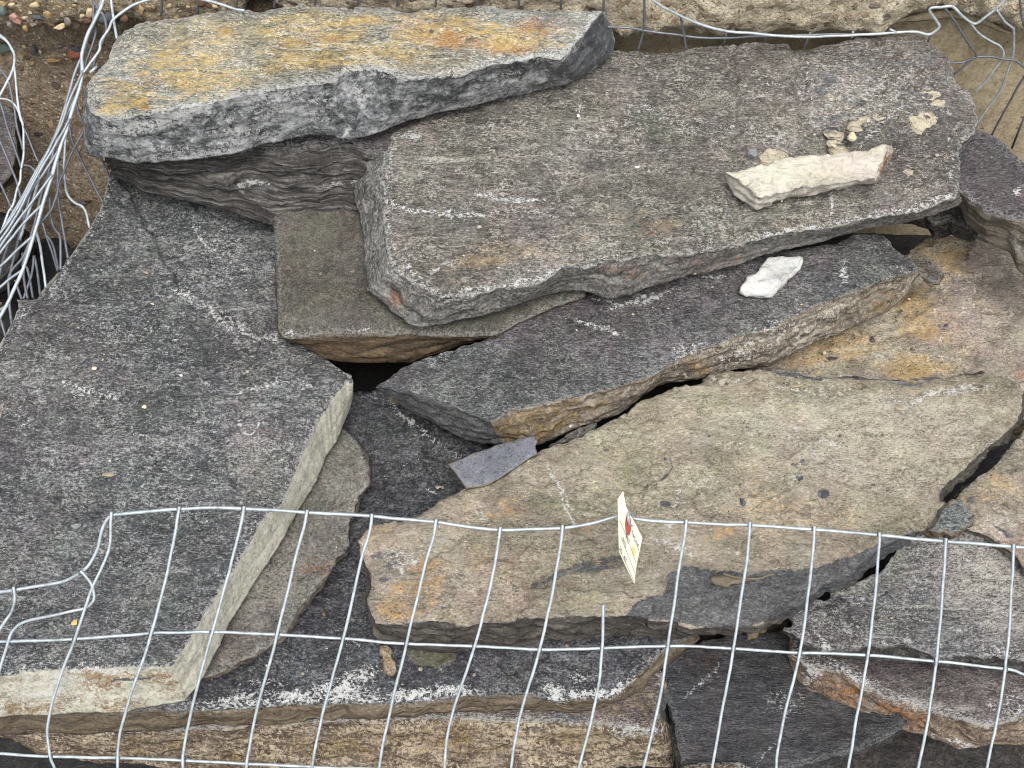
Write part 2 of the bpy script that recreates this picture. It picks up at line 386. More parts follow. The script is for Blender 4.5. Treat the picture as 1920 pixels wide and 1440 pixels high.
        o += ((0.22 - np.abs(fbm(Pq, 22, 4, .55))) * 0.0085 + fbm(Pq, 90, 3, .6) * 0.0014 + fbm(Pq, 12, 2) * 0.003) * (rough if srough is None else srough)
        X = X + nx * o * tap; Y = Y + ny * o * tap
        V.append(np.c_[X, Y, Z]); side.append(np.full(m, min(1, 0.45 + f * 9))); 
        dd = f * np.hypot(np.hypot(bx - tx, by - ty), t); edge.append(np.exp(-dd / (edge_len * .8)) + 0.5 * np.exp(-(1 - f) * np.hypot(np.hypot(bx - tx, by - ty), t) / 0.004))
        cur = list(range(base, base + m)); base += m
        for i in range(m):
            j = (i + 1) % m
            a, b, c2, d2 = prev[i], prev[j], cur[j], cur[i]
            if a == b: faces.append((a, c2, d2)[::-1])
            else: faces.append((d2, c2, b, a))
        prev = cur
    faces.append(tuple(reversed(prev)))
    V = np.concatenate(V); side = np.concatenate(side); edge = np.concatenate(edge)
    me = bpy.data.meshes.new(name)
    me.from_pydata([tuple(v) for v in V], [], [f for f in faces if len(set(f)) == len(f)])
    me.polygons.foreach_set('use_smooth', [True] * len(me.polygons))
    # stains, each at its own place on the stone
    nV = len(V); W = V @ np.array(M.to_3x3()).T + np.array(c)
    px, py = project(W)
    mk = np.zeros((nV, 6))
    WP = np.c_[V[:, :2], np.full(nV, sx + 5)]
    px = px + fbm(WP, 22, 4, .6) * 15 + fbm(WP + 40, 80, 2) * 5; py = py + fbm(WP + 70, 22, 4, .6) * 11 + fbm(WP + 90, 80, 2) * 4
    for b in blobs:
        if not isinstance(b[1], (int, float)):            # traced patch ('dark', [points], strength) or vein ('white', [points], strength, width)
            Q_ = np.array(b[1], float); kx = len(Q_); inn = np.zeros(nV, bool); dm = np.full(nV, 1e9); vein = len(b) > 3
            for i in range(kx - (1 if vein else 0)):
                a, e = Q_[i], Q_[(i + 1) % kx]
                if not vein:
                    cond = ((a[1] > py) != (e[1] > py)) & (px < (e[0] - a[0]) * (py - a[1]) / (e[1] - a[1] + 1e-12) + a[0]); inn ^= cond
                ab = e - a; PP = np.c_[px, py] - a; tt = np.clip((PP @ ab) / (ab @ ab + 1e-12), 0, 1)
                dm = np.minimum(dm, np.hypot(*(PP - tt[:, None] * ab).T))
            g = np.exp(-(dm / b[3]) ** 2) * b[2] * 0.86 if vein else sstep(-7, 7, np.where(inn, dm, -dm)) * b[2]
            mk[:, CH[b[0]]] = np.maximum(mk[:, CH[b[0]]], g); continue
        ch, bxp, byp, rx, ry = b[:5]; an = R(b[5]) if len(b) > 5 else 0; stg = b[6] if len(b) > 6 else 1.0
        dx, dy = px - bxp, py - byp; u = dx * math.cos(an) + dy * math.sin(an); v = -dx * math.sin(an) + dy * math.cos(an)
        g = np.exp(-((u / rx) ** 2 + (v / ry) ** 2) ** 1.3) * stg
        mk[:, CH[ch]] = np.maximum(mk[:, CH[ch]], g)
    for nm, arr in (('side', side), ('edge', edge)):
        a = me.attributes.new(nm, 'FLOAT', 'POINT'); a.data.foreach_set('value', arr.astype(np.float32))
    for nm, sl_ in (('mask', mk[:, :3]), ('mask2', mk[:, 3:])):
        a = me.attributes.new(nm, 'FLOAT_COLOR', 'POINT')
        a.data.foreach_set('color', np.c_[sl_, np.ones(nV)].astype(np.float32).ravel())
    o = link(name, me, mat); o.matrix_world = M
    if parent: o.parent = parent; o.matrix_parent_inverse = parent.matrix_world.inverted()
    if label: tag(o, label, cat, group)
    return o

def tube(name, pts, r, mat, parent=None, sides=8, smooth=True, sub=6):
    P = [Vector(p) for p in pts]
    if smooth and len(P) > 2:
        Q = []
        for i in range(len(P) - 1):
            a, b, c, d = P[max(i - 1, 0)], P[i], P[i + 1], P[min(i + 2, len(P) - 1)]
            for k in range(sub):
                t = k / sub
                Q.append(0.5 * ((2 * b) + (c - a) * t + (2 * a - 5 * b + 4 * c - d) * t * t + (3 * b - a - 3 * c + d) * t ** 3))
        Q.append(P[-1]); P = Q
    V, Fs = [], []
    tprev = None; nrm = None
    for i, p in enumerate(P):
        t = (P[min(i + 1, len(P) - 1)] - P[max(i - 1, 0)]).normalized()
        if nrm is None:
            nrm = t.cross(Vector((0.3, 0.2, 1))).normalized()
        else: nrm = (nrm - t * nrm.dot(t)).normalized()
        b = t.cross(nrm)
        for k in range(sides):
            a = 2 * math.pi * k / sides; V.append(p + (nrm * math.cos(a) + b * math.sin(a)) * r)
        if i:
            for k in range(sides):
                Fs.append(((i - 1) * sides + k, (i - 1) * sides + (k + 1) % sides, i * sides + (k + 1) % sides, i * sides + k))
    Fs.append(tuple(range(sides - 1, -1, -1))); Fs.append(tuple(range((len(P) - 1) * sides, len(P) * sides)))
    if smooth:
        A_ = np.array([tuple(v) for v in V]); dq = np.c_[fbm(A_, 38, 2), fbm(A_ + 9, 38, 2), fbm(A_ + 21, 38, 2)] * .0009; V = [v + Vector(d_) for v, d_ in zip(V, dq)]
    c = sum(P, Vector()) / len(P)
    me = bpy.data.meshes.new(name); me.from_pydata([tuple(v - c) for v in V], [], Fs)
    me.polygons.foreach_set('use_smooth', [True] * len(me.polygons))
    o = link(name, me, mat); o.location = c
    bpy.context.view_layer.update()
    if parent: o.parent = parent; o.matrix_parent_inverse = parent.matrix_world.inverted()
    return o
def empty(name, loc):
    o = bpy.data.objects.new(name, None); COL.objects.link(o); o.location = loc; o.empty_display_size = 0.02
    bpy.context.view_layer.update(); return o

def chunk(name, px, py, surf, size, mat, label=None, cat='stone chip', group=None, parent=None, seed=0, up=0.5, rot=None, sub=3):
    """small irregular stone lying on a surface (p0, n)"""
    p0, n = surf
    P = hit(px, py, p0, n) + n * size[2] * up
    import bmesh
    bm = bmesh.new(); bmesh.ops.create_icosphere(bm, subdivisions=sub, radius=1.0)
    A = np.array([v.co[:] for v in bm.verts])
    rr = 1 + 0.35 * perlin(A * 1.3 + seed * 5.1) + 0.18 * perlin(A * 3.1 + seed) + .08 * perlin(A * 8)
    rs = np.random.RandomState(seed + 3)
    for _ in range(10):                                        # flat broken facets
        dv = rs.normal(size=3); dv /= np.linalg.norm(dv); h = rs.uniform(.42, .72)
        dd = (A * rr[:, None]) @ dv; rr = np.where(dd > h, rr * h / np.maximum(dd, 1e-6), rr)
    A = A * rr[:, None] * np.array(size)
    for v, a in zip(bm.verts, A): v.co = a
    me = bpy.data.meshes.new(name); bm.to_mesh(me); bm.free()
    me.polygons.foreach_set('use_smooth', [sub > 2] * len(me.polygons))
    o = link(name, me, mat)
    q = n.to_track_quat('Z', 'Y').to_matrix() @ Matrix.Rotation(rot if rot is not None else seed * 1.7, 3, 'Z')
    o.matrix_world = Matrix.Translation(P) @ q.to_4x4()
    if parent: o.parent = parent; o.matrix_parent_inverse = parent.matrix_world.inverted()
    if label: tag(o, label, cat, group)
    return o
# ------------------------------------------------------------------ other materials
def concrete_mat(name, c0=(92, 76, 56), c1=(128, 108, 80), c2=(176, 158, 128), agg=0.6, seed=0, pits=0.0, bd=0.004):
    s = NT(name); co = s.map(s.coord(), (seed, seed * 2.1, 0))
    n1 = s.noise(co, 14, 5, .65); n2 = s.noise(co, 120, 5, .75); n3 = s.noise(co, 420, 3, .7)
    wob = s.new('VectorMath'); wob.operation = 'ADD'; s.put(wob.inputs[0], co)
    sc = s.new('VectorMath'); sc.operation = 'SCALE'; s.put(sc.inputs[0], s.noise(co, 60, 3, .6, 0, 1)); sc.inputs[3].default_value = 0.012
    s.put(wob.inputs[1], sc.outputs[0])
    v1 = s.voro(wob.outputs[0], 95); vc = s.voro(wob.outputs[0], 95, 'F1', 'Color')
    v2 = s.voro(wob.outputs[0], 260); vc2 = s.voro(wob.outputs[0], 260, 'F1', 'Color')
    col = s.ramp(s.math('ADD', s.math('MULTIPLY', n2, .5), s.math('MULTIPLY', n3, .5)), [(0.36, lin(c0)), (0.5, lin(c1)), (0.64, lin(c2))])
    col = s.mix(s.rng(n1, .4, .62, 0, .55), col, s.mix(1.0, col, (0.62, 0.58, 0.54, 1), 'MULTIPLY'))
    r1 = s.sep(vc)[0]; r2 = s.sep(vc2)[1]
    st = s.ramp(r1, [(0.0, lin((70, 68, 70))), (0.3, lin((128, 104, 84))), (0.55, lin((186, 164, 130))), (0.8, lin((150, 118, 96))), (1.0, lin((206, 192, 168)))])
    f1 = s.math('MULTIPLY', s.rng(v1, 0.30, 0.40, 1, 0), s.rng(s.sep(vc)[1], 0.62, 0.66))
    f2 = s.math('MULTIPLY', s.rng(v2, 0.30, 0.45, 1, 0), s.rng(s.sep(vc2)[0], 0.55, 0.6))
    st2 = s.ramp(r2, [(0.0, lin((84, 76, 70))), (0.5, lin((190, 172, 142))), (1.0, lin((214, 204, 184)))])
    col = s.mix(s.math('MULTIPLY', f2, agg), col, st2)
    col = s.mix(s.math('MULTIPLY', f1, agg), col, st)
    h = s.math('ADD', s.math('MULTIPLY', n2, 1.0), s.math('MULTIPLY', n3, .4))
    h = s.math('ADD', h, s.math('MULTIPLY', f1, .5 * agg)); h = s.math('ADD', h, s.math('MULTIPLY', f2, .3 * agg))
    if pits:
        pv = s.voro(co, 70); pf = s.math('MULTIPLY', s.rng(pv, .05, .16, 1, 0), s.rng(s.sep(s.voro(co, 70, 'F1', 'Color'))[2], .55, .6))
        col = s.mix(s.math('MULTIPLY', pf, .6), col, lin(c0, .5)); h = s.math('SUBTRACT', h, s.math('MULTIPLY', pf, pits))
    return s.finish(col, .9, .2, h, bd * .45, .9)
def plain_mat(name, c, var=0.25, sc=200, rough=.7, metal=0, spec=.4, bd=.0003, str_=1.0):
    s = NT(name); co = s.coord(); n = s.noise(co, sc, 4, .7); n2 = s.noise(co, sc * .2, 3, .6)
    col = s.ramp(s.math('ADD', s.math('MULTIPLY', n, .6), s.math('MULTIPLY', n2, .4)), [(.35, lin(c, 1 - var)), (.5, lin(c)), (.65, lin(c, 1 + var))])
    return s.finish(col, rough, spec, n, bd, str_, metal)
zinc = plain_mat('galvanised_wire', (182, 191, 195), .38, 150, .45, .35, .5, .0001)
zinc_dull = plain_mat('weathered_wire', (118, 121, 128), .3, 220, .5, .5, .5, .0001)
soil_m = concrete_mat('dark_soil', (30, 27, 24), (48, 43, 38), (70, 62, 54), .3, 9)
conc_brown = concrete_mat('exposed_aggregate_concrete', (110, 98, 80), (160, 146, 122), (214, 202, 178), 1.0, 1, 0, .009)
conc_low = concrete_mat('brown_rough_concrete', (98, 86, 72), (142, 127, 108), (192, 178, 158), .9, 3, 0, .007)
conc_sand = concrete_mat('broken_sandy_concrete', (140, 128, 108), (198, 186, 162), (232, 224, 206), .7, 5, 0, .014)
conc_smooth = concrete_mat('smooth_tan_concrete', (134, 122, 98), (176, 162, 134), (200, 186, 158), .15, 7, 1.2, .0015)

# ------------------------------------------------------------------ wall of concrete blocks behind, ground below
NW = Vector((0, -1, 0))
pS1, nS1 = frame(0.31)
YW = hit(600, 10, pS1, nS1).y + 0.035
pU = Vector((0, YW, 0)); pLw = Vector((0, YW + 0.045, 0))
gm = bpy.data.meshes.new('ground')
gz = -0.42; gv = []; gn = 60
for j in range(gn + 1):
    for i in range(gn + 1):
        gv.append((-3 + 6 * i / gn, -3 + 6 * j / gn, gz))
gv = np.array(gv); gv[:, 2] += fbm(gv, 3, 4) * .03
gm.from_pydata([tuple(v) for v in gv], [], [(j * (gn + 1) + i, j * (gn + 1) + i + 1, (j + 1) * (gn + 1) + i + 1, (j + 1) * (gn + 1) + i) for j in range(gn) for i in range(gn)])
g_o = link('ground', gm, soil_m); g_o['kind'] = 'structure'
GB = 'concrete blocks of the wall behind the pile'
def jl(xs, y, amp, sd):
    rs = np.random.RandomState(sd); return [(x, y + rs.uniform(-amp, amp)) for x in xs]
blk_a = slab('concrete_block', [(-260, -170), (496, -150), (480, -20), (462, 4), (458, 30), (440, 44), (400, 52)] +
             [(350, 50), (300, 56), (250, 44), (215, 46), (180, 44), (150, 52), (122, 50), (110, 54), (80, 54), (52, 60), (20, 56), (0, 52), (-60, 58), (-260, 56)],
             pU, NW, 0.25, conc_brown, 'brown concrete block studded with rounded pebbles, above the knot of wire at top left', 'concrete block', GB,
             step=.0036, jag=1.6, rough=4.0, terr=.3, bevel=2.0, seed=3, strata=.3, wave=1.2)
blk_b = slab('concrete_block', [(478, -150), (2200, -170), (2200, 74)] + [(1985, 76), (1920, 66), (1900, 62), (1880, 60), (1862, 50), (1840, 42), (1815, 34), (1790, 24), (1762, 22), (1735, 26), (1715, 34),
             (1690, 40), (1668, 50), (1655, 58), (1640, 66), (1600, 64), (1560, 62), (1510, 68), (1440, 72), (1400, 70), (1340, 74), (1312, 78), (1280, 74), (1240, 76), (1200, 80), (1172, 78), (1150, 70),
             (1120, 66), (900, 50), (700, 46), (570, 40), (530, 26), (506, 10), (494, -10)],
             pU + Vector((0, -.004, 0)), NW, 0.25, conc_sand, 'pale sandy concrete block with a crumbling lower edge, running across the top right', 'concrete block', GB,
             step=.0036, jag=2.0, rough=7, terr=.8, bevel=2.4, seed=5, strata=.5, wave=1.8)
blk_c = slab('concrete_block', [(-300, 10), (1000, 10), (1000, 900), (-300, 900)], pLw, NW, 0.3, conc_low,
             'dark brown gritty concrete block behind the bundled wires, under the pebbled block', 'concrete block', GB, step=.005, rough=2.2, terr=.5, seed=8, strata=.3)
blk_d = slab('concrete_block', [(1003, 8), (2300, 8), (2300, 900), (1003, 900)], pLw + Vector((0, -.006, 0)), NW, 0.3, conc_smooth,
             'smooth tan concrete block with small pits at the right edge of the photo', 'concrete block', GB, step=.005, rough=.5, terr=.2, seed=9, strata=.2, wave=.8)
lip = slab('mortar_ledge', [(1640, 75), (1655, 52), (1700, 34), (1750, 24), (1790, 22), (1830, 36), (1868, 50), (1900, 68), (1870, 60), (1830, 48), (1790, 38), (1755, 38), (1715, 44), (1680, 47), (1655, 60)],
           pU + Vector((0, .022, 0)), NW, .03, conc_smooth, seed=12, step=.003, rough=.8, terr=.3, bevel=.6, parent=blk_b)
# pebbles showing in the two left blocks
pebcols = {'cream': (206, 184, 146), 'pink': (196, 150, 134), 'slate': (84, 88, 94), 'green': (104, 116, 108), 'grey': (140, 128, 124), 'tan': (170, 146, 104), 'red': (158, 98, 78), 'gold': (168, 138, 92), 'brown': (112, 86, 66)}
pebm = {k: plain_mat('pebble_' + k, v, .22, 240, .75, 0, .35, .0006) for k, v in pebcols.items()}
S0 = (pU + Vector((0, -.002, 0)), NW); S2_ = (pLw + Vector((0, -.002, 0)), NW)
PEB = [(2, 22, 14, 11, 'green', 0), (28, 32, 11, 9, 'pink', .6), (34, 38, 7, 7, 'pink', .2), (18, 46, 7, 6, 'grey', 0), (48, 51, 6, 6, 'tan', 0), (67, 8, 10, 7, 'cream', -.5), (90, 27, 7, 6, 'tan', .6), (73, 33, 10, 6, 'slate', 0),
       (128, 40, 10, 7, 'grey', -.3), (112, 51, 7, 8, 'cream', 1.2), (169, 21, 8, 9, 'cream', 0), (166, 38, 10, 6, 'brown', .2), (199, 34, 15, 10, 'slate', -.1), (22, 8, 6, 4, 'cream', -.5), (46, 33, 4, 3, 'cream', 0), (5, 6, 6, 4, 'tan', .2),
       (154, 30, 4, 3, 'cream', .4), (167, 36, 3, 3, 'cream', 0), (265, 18, 6, 8, 'tan', 0), (232, 36, 9, 7, 'brown', .5), (228, 24, 5, 4, 'cream', 0), (245, 6, 7, 4, 'grey', 0), (298, 38, 8, 6, 'brown', .2), (330, 34, 6, 4, 'tan', 0),
       (376, 6, 13, 6, 'brown', 0), (352, 12, 4, 3, 'cream', 0), (402, 12, 5, 4, 'cream', .4), (430, 20, 7, 10, 'brown', .2), (414, 34, 7, 4, 'grey', 0), (318, 10, 5, 3, 'cream', .4), (286, 12, 4, 4, 'tan', 0), (140, 10, 4, 3, 'tan', 0),
       (110, 12, 6, 3, 'tan', .2), (96, 46, 7, 3, 'brown', 0), (62, 46, 8, 3, 'grey', 0), (340, 44, 8, 5, 'grey', 0), (210, 10, 6, 3, 'tan', .3)]
for i, (x, y, a, b, c, r_) in enumerate(PEB):
    k_ = .00062
    chunk('pebble', x, y, S0, (a * k_, b * k_ * 1.25, min(a, b) * k_ * .75), pebm[c], parent=blk_a, seed=i, up=.25, rot=-r_, sub=3)
for i, (x, y, a, b, c, r_) in enumerate([(63, 95, 6, 8, 'slate', .1), (76, 97, 4, 4, 'cream', 0), (98, 112, 12, 5, 'gold', -.1), (142, 103, 12, 9, 'red', .5), (141, 92, 9, 5, 'slate', .1), (8, 90, 14, 9, 'green', 0), (110, 86, 6, 3, 'grey', 0),
                                       (134, 96, 3, 3, 'cream', 0), (120, 102, 3, 2, 'cream', 0), (45, 87, 4, 3, 'cream', 0), (149, 201, 4, 5, 'tan', 0), (60, 118, 6, 3, 'tan', 0), (120, 345, 7, 5, 'brown', 0), (155, 380, 8, 5, 'slate', 0), (163, 375, 7, 5, 'brown', .4), (140, 150, 3, 2, 'cream', 0)]):
    k_ = .00066
    chunk('pebble', x, y, S2_, (a * k_, b * k_ * 1.3, min(a, b) * k_ * .7), pebm[c], parent=blk_c, seed=i + 60, up=.2, rot=-r_, sub=3)

# ------------------------------------------------------------------ the stones
G1 = 'stone slabs heaped in the wire cage'
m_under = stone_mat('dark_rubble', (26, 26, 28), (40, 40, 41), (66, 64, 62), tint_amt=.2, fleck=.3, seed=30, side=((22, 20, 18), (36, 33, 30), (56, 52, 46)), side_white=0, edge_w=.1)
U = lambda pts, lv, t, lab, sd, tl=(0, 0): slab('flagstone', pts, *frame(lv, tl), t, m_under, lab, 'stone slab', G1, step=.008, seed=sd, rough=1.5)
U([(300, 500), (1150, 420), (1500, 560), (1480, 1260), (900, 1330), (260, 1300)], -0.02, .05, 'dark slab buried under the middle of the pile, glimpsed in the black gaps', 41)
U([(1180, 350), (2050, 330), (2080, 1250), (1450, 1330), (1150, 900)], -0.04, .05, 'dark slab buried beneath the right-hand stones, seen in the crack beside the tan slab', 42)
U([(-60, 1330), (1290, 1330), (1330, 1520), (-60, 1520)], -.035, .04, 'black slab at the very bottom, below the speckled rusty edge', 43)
slate_dark = dict(dark=(50, 51, 55), mid=(80, 80, 82), light=(146, 144, 142), tint=(88, 78, 80))

# lowest right corner
m15 = stone_mat('blackish_grit', (34, 32, 32), (52, 49, 48), (92, 86, 82), stretch=1.2, seed=15, fleck=.35, edge_w=.1, gs=.8)
slab('flagstone', [(1330, 1330), (1700, 1330), (2040, 1340), (2050, 1500), (1330, 1500)], *frame(-.055), .05, m15,
     'blackish gritty slab in the bottom right corner, below the orange-edged slab', 'stone slab', G1, step=.004, seed=15, rough=2.5)
m19 = stone_mat('brown_rim', (70, 52, 38), (104, 80, 58), (150, 124, 92), seed=19, edge_w=1.0)
slab('flagstone', [(1283, 1436), (1310, 1428), (1385, 1430), (1420, 1446), (1430, 1500), (1283, 1500)], *frame(.035), .03, m19,
     'reddish brown stone just peeping in at the bottom edge, right of the black crack', 'stone slab', G1, step=.0035, seed=19)
m14 = stone_mat('dark_flowing_slate', (46, 48, 52), (70, 71, 75), (124, 124, 126), grain_ang=14, stretch=4.5, seed=14, fleck=.45, bump=1.5, edge_w=.25, tint=(74, 68, 66),
                side=((34, 34, 36), (60, 60, 62), (100, 98, 96)))
slab('flagstone', [(1238, 1262, 1246, 1266), (1262, 1235), (1290, 1205), (1400, 1180), (1480, 1180), (1560, 1240), (1640, 1300), (1700, 1352), (1690, 1367, 1696, 1372), (1647, 1388, 1652, 1396), (1597, 1408, 1602, 1416), (1547, 1425, 1552, 1432),
     (1480, 1440, 1484, 1448), (1430, 1462), (1300, 1470), (1280, 1440, 1276, 1440), (1268, 1380, 1262, 1384), (1256, 1320, 1250, 1324)], *frame(.025, (2, 0)), .05, m14,
     'dark slate with flowing streaks right of the black crack at the bottom', 'stone slab', G1, seed=14, terr=2.0, rough=1.6, wave=2.2,
     blobs=[('white', [(1285, 1312), (1310, 1290), (1345, 1262), (1352, 1242)], .8, 3.5), ('white', 1480, 1320, 50, 30, 0, .45), ('white', [(1420, 1436), (1440, 1415), (1450, 1400)], .9, 3), ('rust', 1330, 1240, 60, 24, 0, .2)])

# long slab with the speckled rusty front at the bottom
m5b = stone_mat('rusty_speckled_edge', (60, 56, 54), (92, 84, 78), (150, 140, 126), seed=52, lay=.55,
                side=((52, 42, 38), (108, 92, 78), (186, 172, 148)), ochre2=(154, 134, 92), sspeck=.7, edge_w=.55, side_white=.1)
slab('flagstone', [(-70, 1368, -60, 1376), (20, 1370, 23, 1384), (45, 1371, 43, 1398), (75, 1371, 73, 1415), (120, 1371, 117, 1424), (195, 1371, 193, 1429), (300, 1370, 300, 1438), (467, 1356, 470, 1448), (640, 1346, 640, 1454), (870, 1344, 880, 1458),
     (1000, 1350, 1010, 1456), (1107, 1355, 1120, 1446), (1170, 1360, 1190, 1438), (1226, 1368, 1262, 1438), (1234, 1372, 1266, 1416), (1238, 1330, 1256, 1350), (1246, 1262), (1180, 1215), (600, 1230), (-70, 1250)], *frame(.035), .065, m5b,
     'long slab with a thick rusty front speckled cream and ochre, lowest across the bottom', 'stone slab', G1, seed=52, strata=1.3, rough=.8,
     blobs=[('rust', 600, 1410, 120, 30, 0, .4), ('rust', 820, 1395, 170, 30, 0, .55), ('rust', 1120, 1385, 120, 26, 0, .6), ('rust', 260, 1400, 90, 20, 0, .35), ('rust', 480, 1420, 100, 14, 0, .4),
            ('white', 1190, 1372, 60, 12, 0, .8), ('dark', 1250, 1330, 16, 40, 0, .8), ('dark', 1060, 1346, 60, 8, 0, .6), ('rust', 1180, 1320, 60, 30, 0, .3)])
# dark slab above it
m5 = stone_mat('dark_slate_white_crust', (40, 42, 46), (66, 67, 71), (132, 132, 134), seed=5, stretch=1.5, fleck=.5, edge_w=.35,
               side=((70, 60, 50), (104, 92, 76), (136, 122, 102)), side_white=.05, sspeck=.25, tint=(70, 70, 74), green=(124, 122, 88))
s5 = slab('flagstone', [(-70, 1334, -70, 1378), (60, 1334, 60, 1378), (130, 1332, 200, 1374), (250, 1331, 283, 1371), (367, 1330, 367, 1361), (420, 1330, 467, 1360), (500, 1323, 540, 1354), (567, 1320, 590, 1350), (640, 1315, 640, 1347), (707, 1317, 700, 1345),
     (750, 1317, 750, 1343), (840, 1310, 840, 1337), (887, 1305, 890, 1335), (957, 1300, 955, 1333), (993, 1302, 1000, 1332), (1033, 1321, 1040, 1334), (1057, 1314, 1067, 1337), (1107, 1308, 1122, 1330), (1153, 1307, 1174, 1307), (1187, 1273, 1220, 1270),
     (1240, 1223, 1258, 1243), (1267, 1208, 1280, 1225), (1300, 1190, 1310, 1200), (1280, 1140), (1100, 1050), (1010, 880), (880, 820), (820, 790), (745, 733), (690, 729), (640, 735), (560, 900), (400, 1000), (100, 1180), (-70, 1200)],
     *frame(.062), .026, m5, 'blackish slab under the tan one, its front rim crusted white above a brown edge', 'stone slab', G1, seed=5, terr=1.8, rough=1.5,
     cuts=[([(880, 1210), (1000, 1230), (1010, 1285), (960, 1301), (890, 1300), (880, 1240)], .005, .003), ([(600, 760), (700, 770), (760, 800), (830, 850), (880, 870), (900, 800), (740, 720)], -.004, .002)],
     blobs=[('white', 440, 1312, 70, 12, -8, .8), ('white', 540, 1306, 60, 14, 0, .85), ('white', 640, 1295, 60, 18, 0, .95), ('white', 670, 1270, 50, 16, -20, .8), ('white', 780, 1303, 60, 12, 0, 1), ('white', 850, 1297, 45, 14, 0, .9),
            ('white', 1040, 1300, 26, 16, 30, 1), ('white', 1100, 1298, 60, 10, 0, .95), ('white', 1160, 1290, 30, 12, -40, .9), ('white', 1090, 1270, 40, 10, 0, .5), ('white', 655, 1200, 8, 30, -50, .5), ('white', 500, 1285, 60, 12, 0, .45),
            ('white', 770, 790, 70, 7, 38, .75), ('white', 700, 745, 40, 6, 10, .4), ('white', 835, 840, 40, 5, 42, .6), ('white', 810, 920, 14, 3, 10, .9), ('white', 840, 770, 20, 20, 30, .2), ('white', 920, 1180, 18, 40, 0, .3),
            ('green', [(770, 1212), (848, 1214), (852, 1236), (825, 1250), (790, 1248), (764, 1230)], 1.3), ('white', [(300, 1310), (380, 1320)], .6, 6), ('white', [(380, 1325), (500, 1318), (640, 1308), (750, 1310), (850, 1304)], .9, 7), ('white', [(1030, 1315), (1100, 1303), (1155, 1300), (1190, 1268)], .9, 6)])
# mossy scab and brown chip under the tan slab
mchip = stone_mat('brown_chip', (96, 74, 50), (140, 112, 74), (190, 164, 120), seed=71, side=((80, 60, 40), (120, 96, 64), (170, 140, 100)))
slab('stone_chip', [(716, 1214), (726, 1213), (730, 1226), (738, 1238), (742, 1256), (734, 1264), (724, 1258), (720, 1238)], *frame(.074), .008, mchip,
     'small brown upright stone chip under the front edge of the tan slab', 'stone chip', None, step=.002, seed=71)

# lower right stones
m13 = stone_mat('orange_edged_slate', (62, 61, 60), (92, 90, 87), (156, 150, 144), seed=13, grain_ang=-10, stretch=2.5, lay=.5, edge_w=.7,
                side=((74, 60, 56), (112, 96, 84), (166, 150, 130)), ochre2=(168, 118, 70), sspeck=.5)
slab('flagstone', [(1480, 1222, 1480, 1240), (1507, 1240, 1497, 1284), (1533, 1250, 1522, 1301), (1580, 1256, 1580, 1334), (1613, 1280, 1620, 1345), (1673, 1309, 1665, 1358), (1747, 1331, 1730, 1378), (1813, 1347, 1770, 1392), (1860, 1358, 1800, 1404), (1885, 1352, 1847, 1397),
     (1925, 1338, 1922, 1397), (2010, 1330, 2010, 1390), (2020, 1170), (1700, 1160), (1500, 1170)], *frame(.052, (0, 1.5)), .04, m13,
     'slab with an orange and cream speckled front edge at lower right', 'stone slab', G1, seed=13, rough=1.2,
     blobs=[('rust', 1585, 1290, 60, 26, 30, .7), ('rust', 1680, 1335, 60, 14, 25, .8), ('rust', 1725, 1352, 24, 24, 20, .95), ('white', 1525, 1262, 16, 26, 30, .8), ('white', 1600, 1262, 80, 8, 28, .7), ('white', 1810, 1400, 60, 8, 20, .8),
            ('white', 1900, 1320, 50, 30, 0, .45), ('pale', 1750, 1320, 90, 8, 12, .5)])
m12 = stone_mat('mottled_grey_slate', (60, 60, 62), (92, 91, 92), (164, 162, 158), seed=12, stretch=1.8, fleck=.8, edge_w=.35, tint=(96, 86, 86),
                side=((44, 43, 44), (70, 68, 66), (112, 108, 102)), bump=1.2)
slab('flagstone', [(1703, 1007, 1706, 1009), (1688, 1028, 1692, 1030), (1673, 1047, 1676, 1050), (1657, 1070), (1627, 1087), (1587, 1098), (1563, 1101), (1553, 1120), (1513, 1126), (1487, 1137), (1478, 1153, 1476, 1160), (1487, 1166, 1486, 1172), (1471, 1178, 1470, 1184),
     (1493, 1187, 1494, 1197), (1513, 1203, 1500, 1212), (1540, 1216, 1530, 1224), (1580, 1219, 1560, 1236), (1607, 1214, 1610, 1238), (1697, 1202, 1700, 1243), (1730, 1216, 1736, 1246), (1763, 1227, 1766, 1252), (1813, 1229, 1816, 1254), (1880, 1232, 1884, 1258), (1922, 1237, 1924, 1264), (2010, 1242, 2010, 1268),
     (2020, 1040), (1900, 985), (1800, 950), (1745, 958)], *frame(.10), .028, m12, 'mottled grey slab with a jagged left end, right of the tan slab behind the mesh', 'stone slab', G1, seed=12, terr=2.4, rough=1.4, jag=1.6,
     cuts=[([(1700, 1000), (1660, 1080), (1580, 1100), (1500, 1130), (1520, 1140), (1600, 1120), (1680, 1110), (1720, 1060)], .002, .003)],
     blobs=[('green', 1600, 1108, 60, 14, -10, .9), ('green', 1680, 1060, 30, 50, 20, .8), ('white', 1548, 1212, 10, 22, -30, 1), ('pale', 1850, 1080, 90, 60, 20, .7), ('pale', 1880, 1150, 60, 40, 0, .5), ('white', 1890, 1220, 40, 8, 10, .5), ('white', 1820, 1060, 60, 10, 30, .4)])
m11 = stone_mat('tan_schist', (112, 104, 92), (146, 136, 120), (190, 182, 166), tint=(150, 126, 110), tint_amt=.7, seed=11, stretch=1.6, fleck=.4, edge_w=.2, ochre=(184, 150, 92),
                side=((58, 54, 50), (92, 86, 78), (130, 122, 110)))
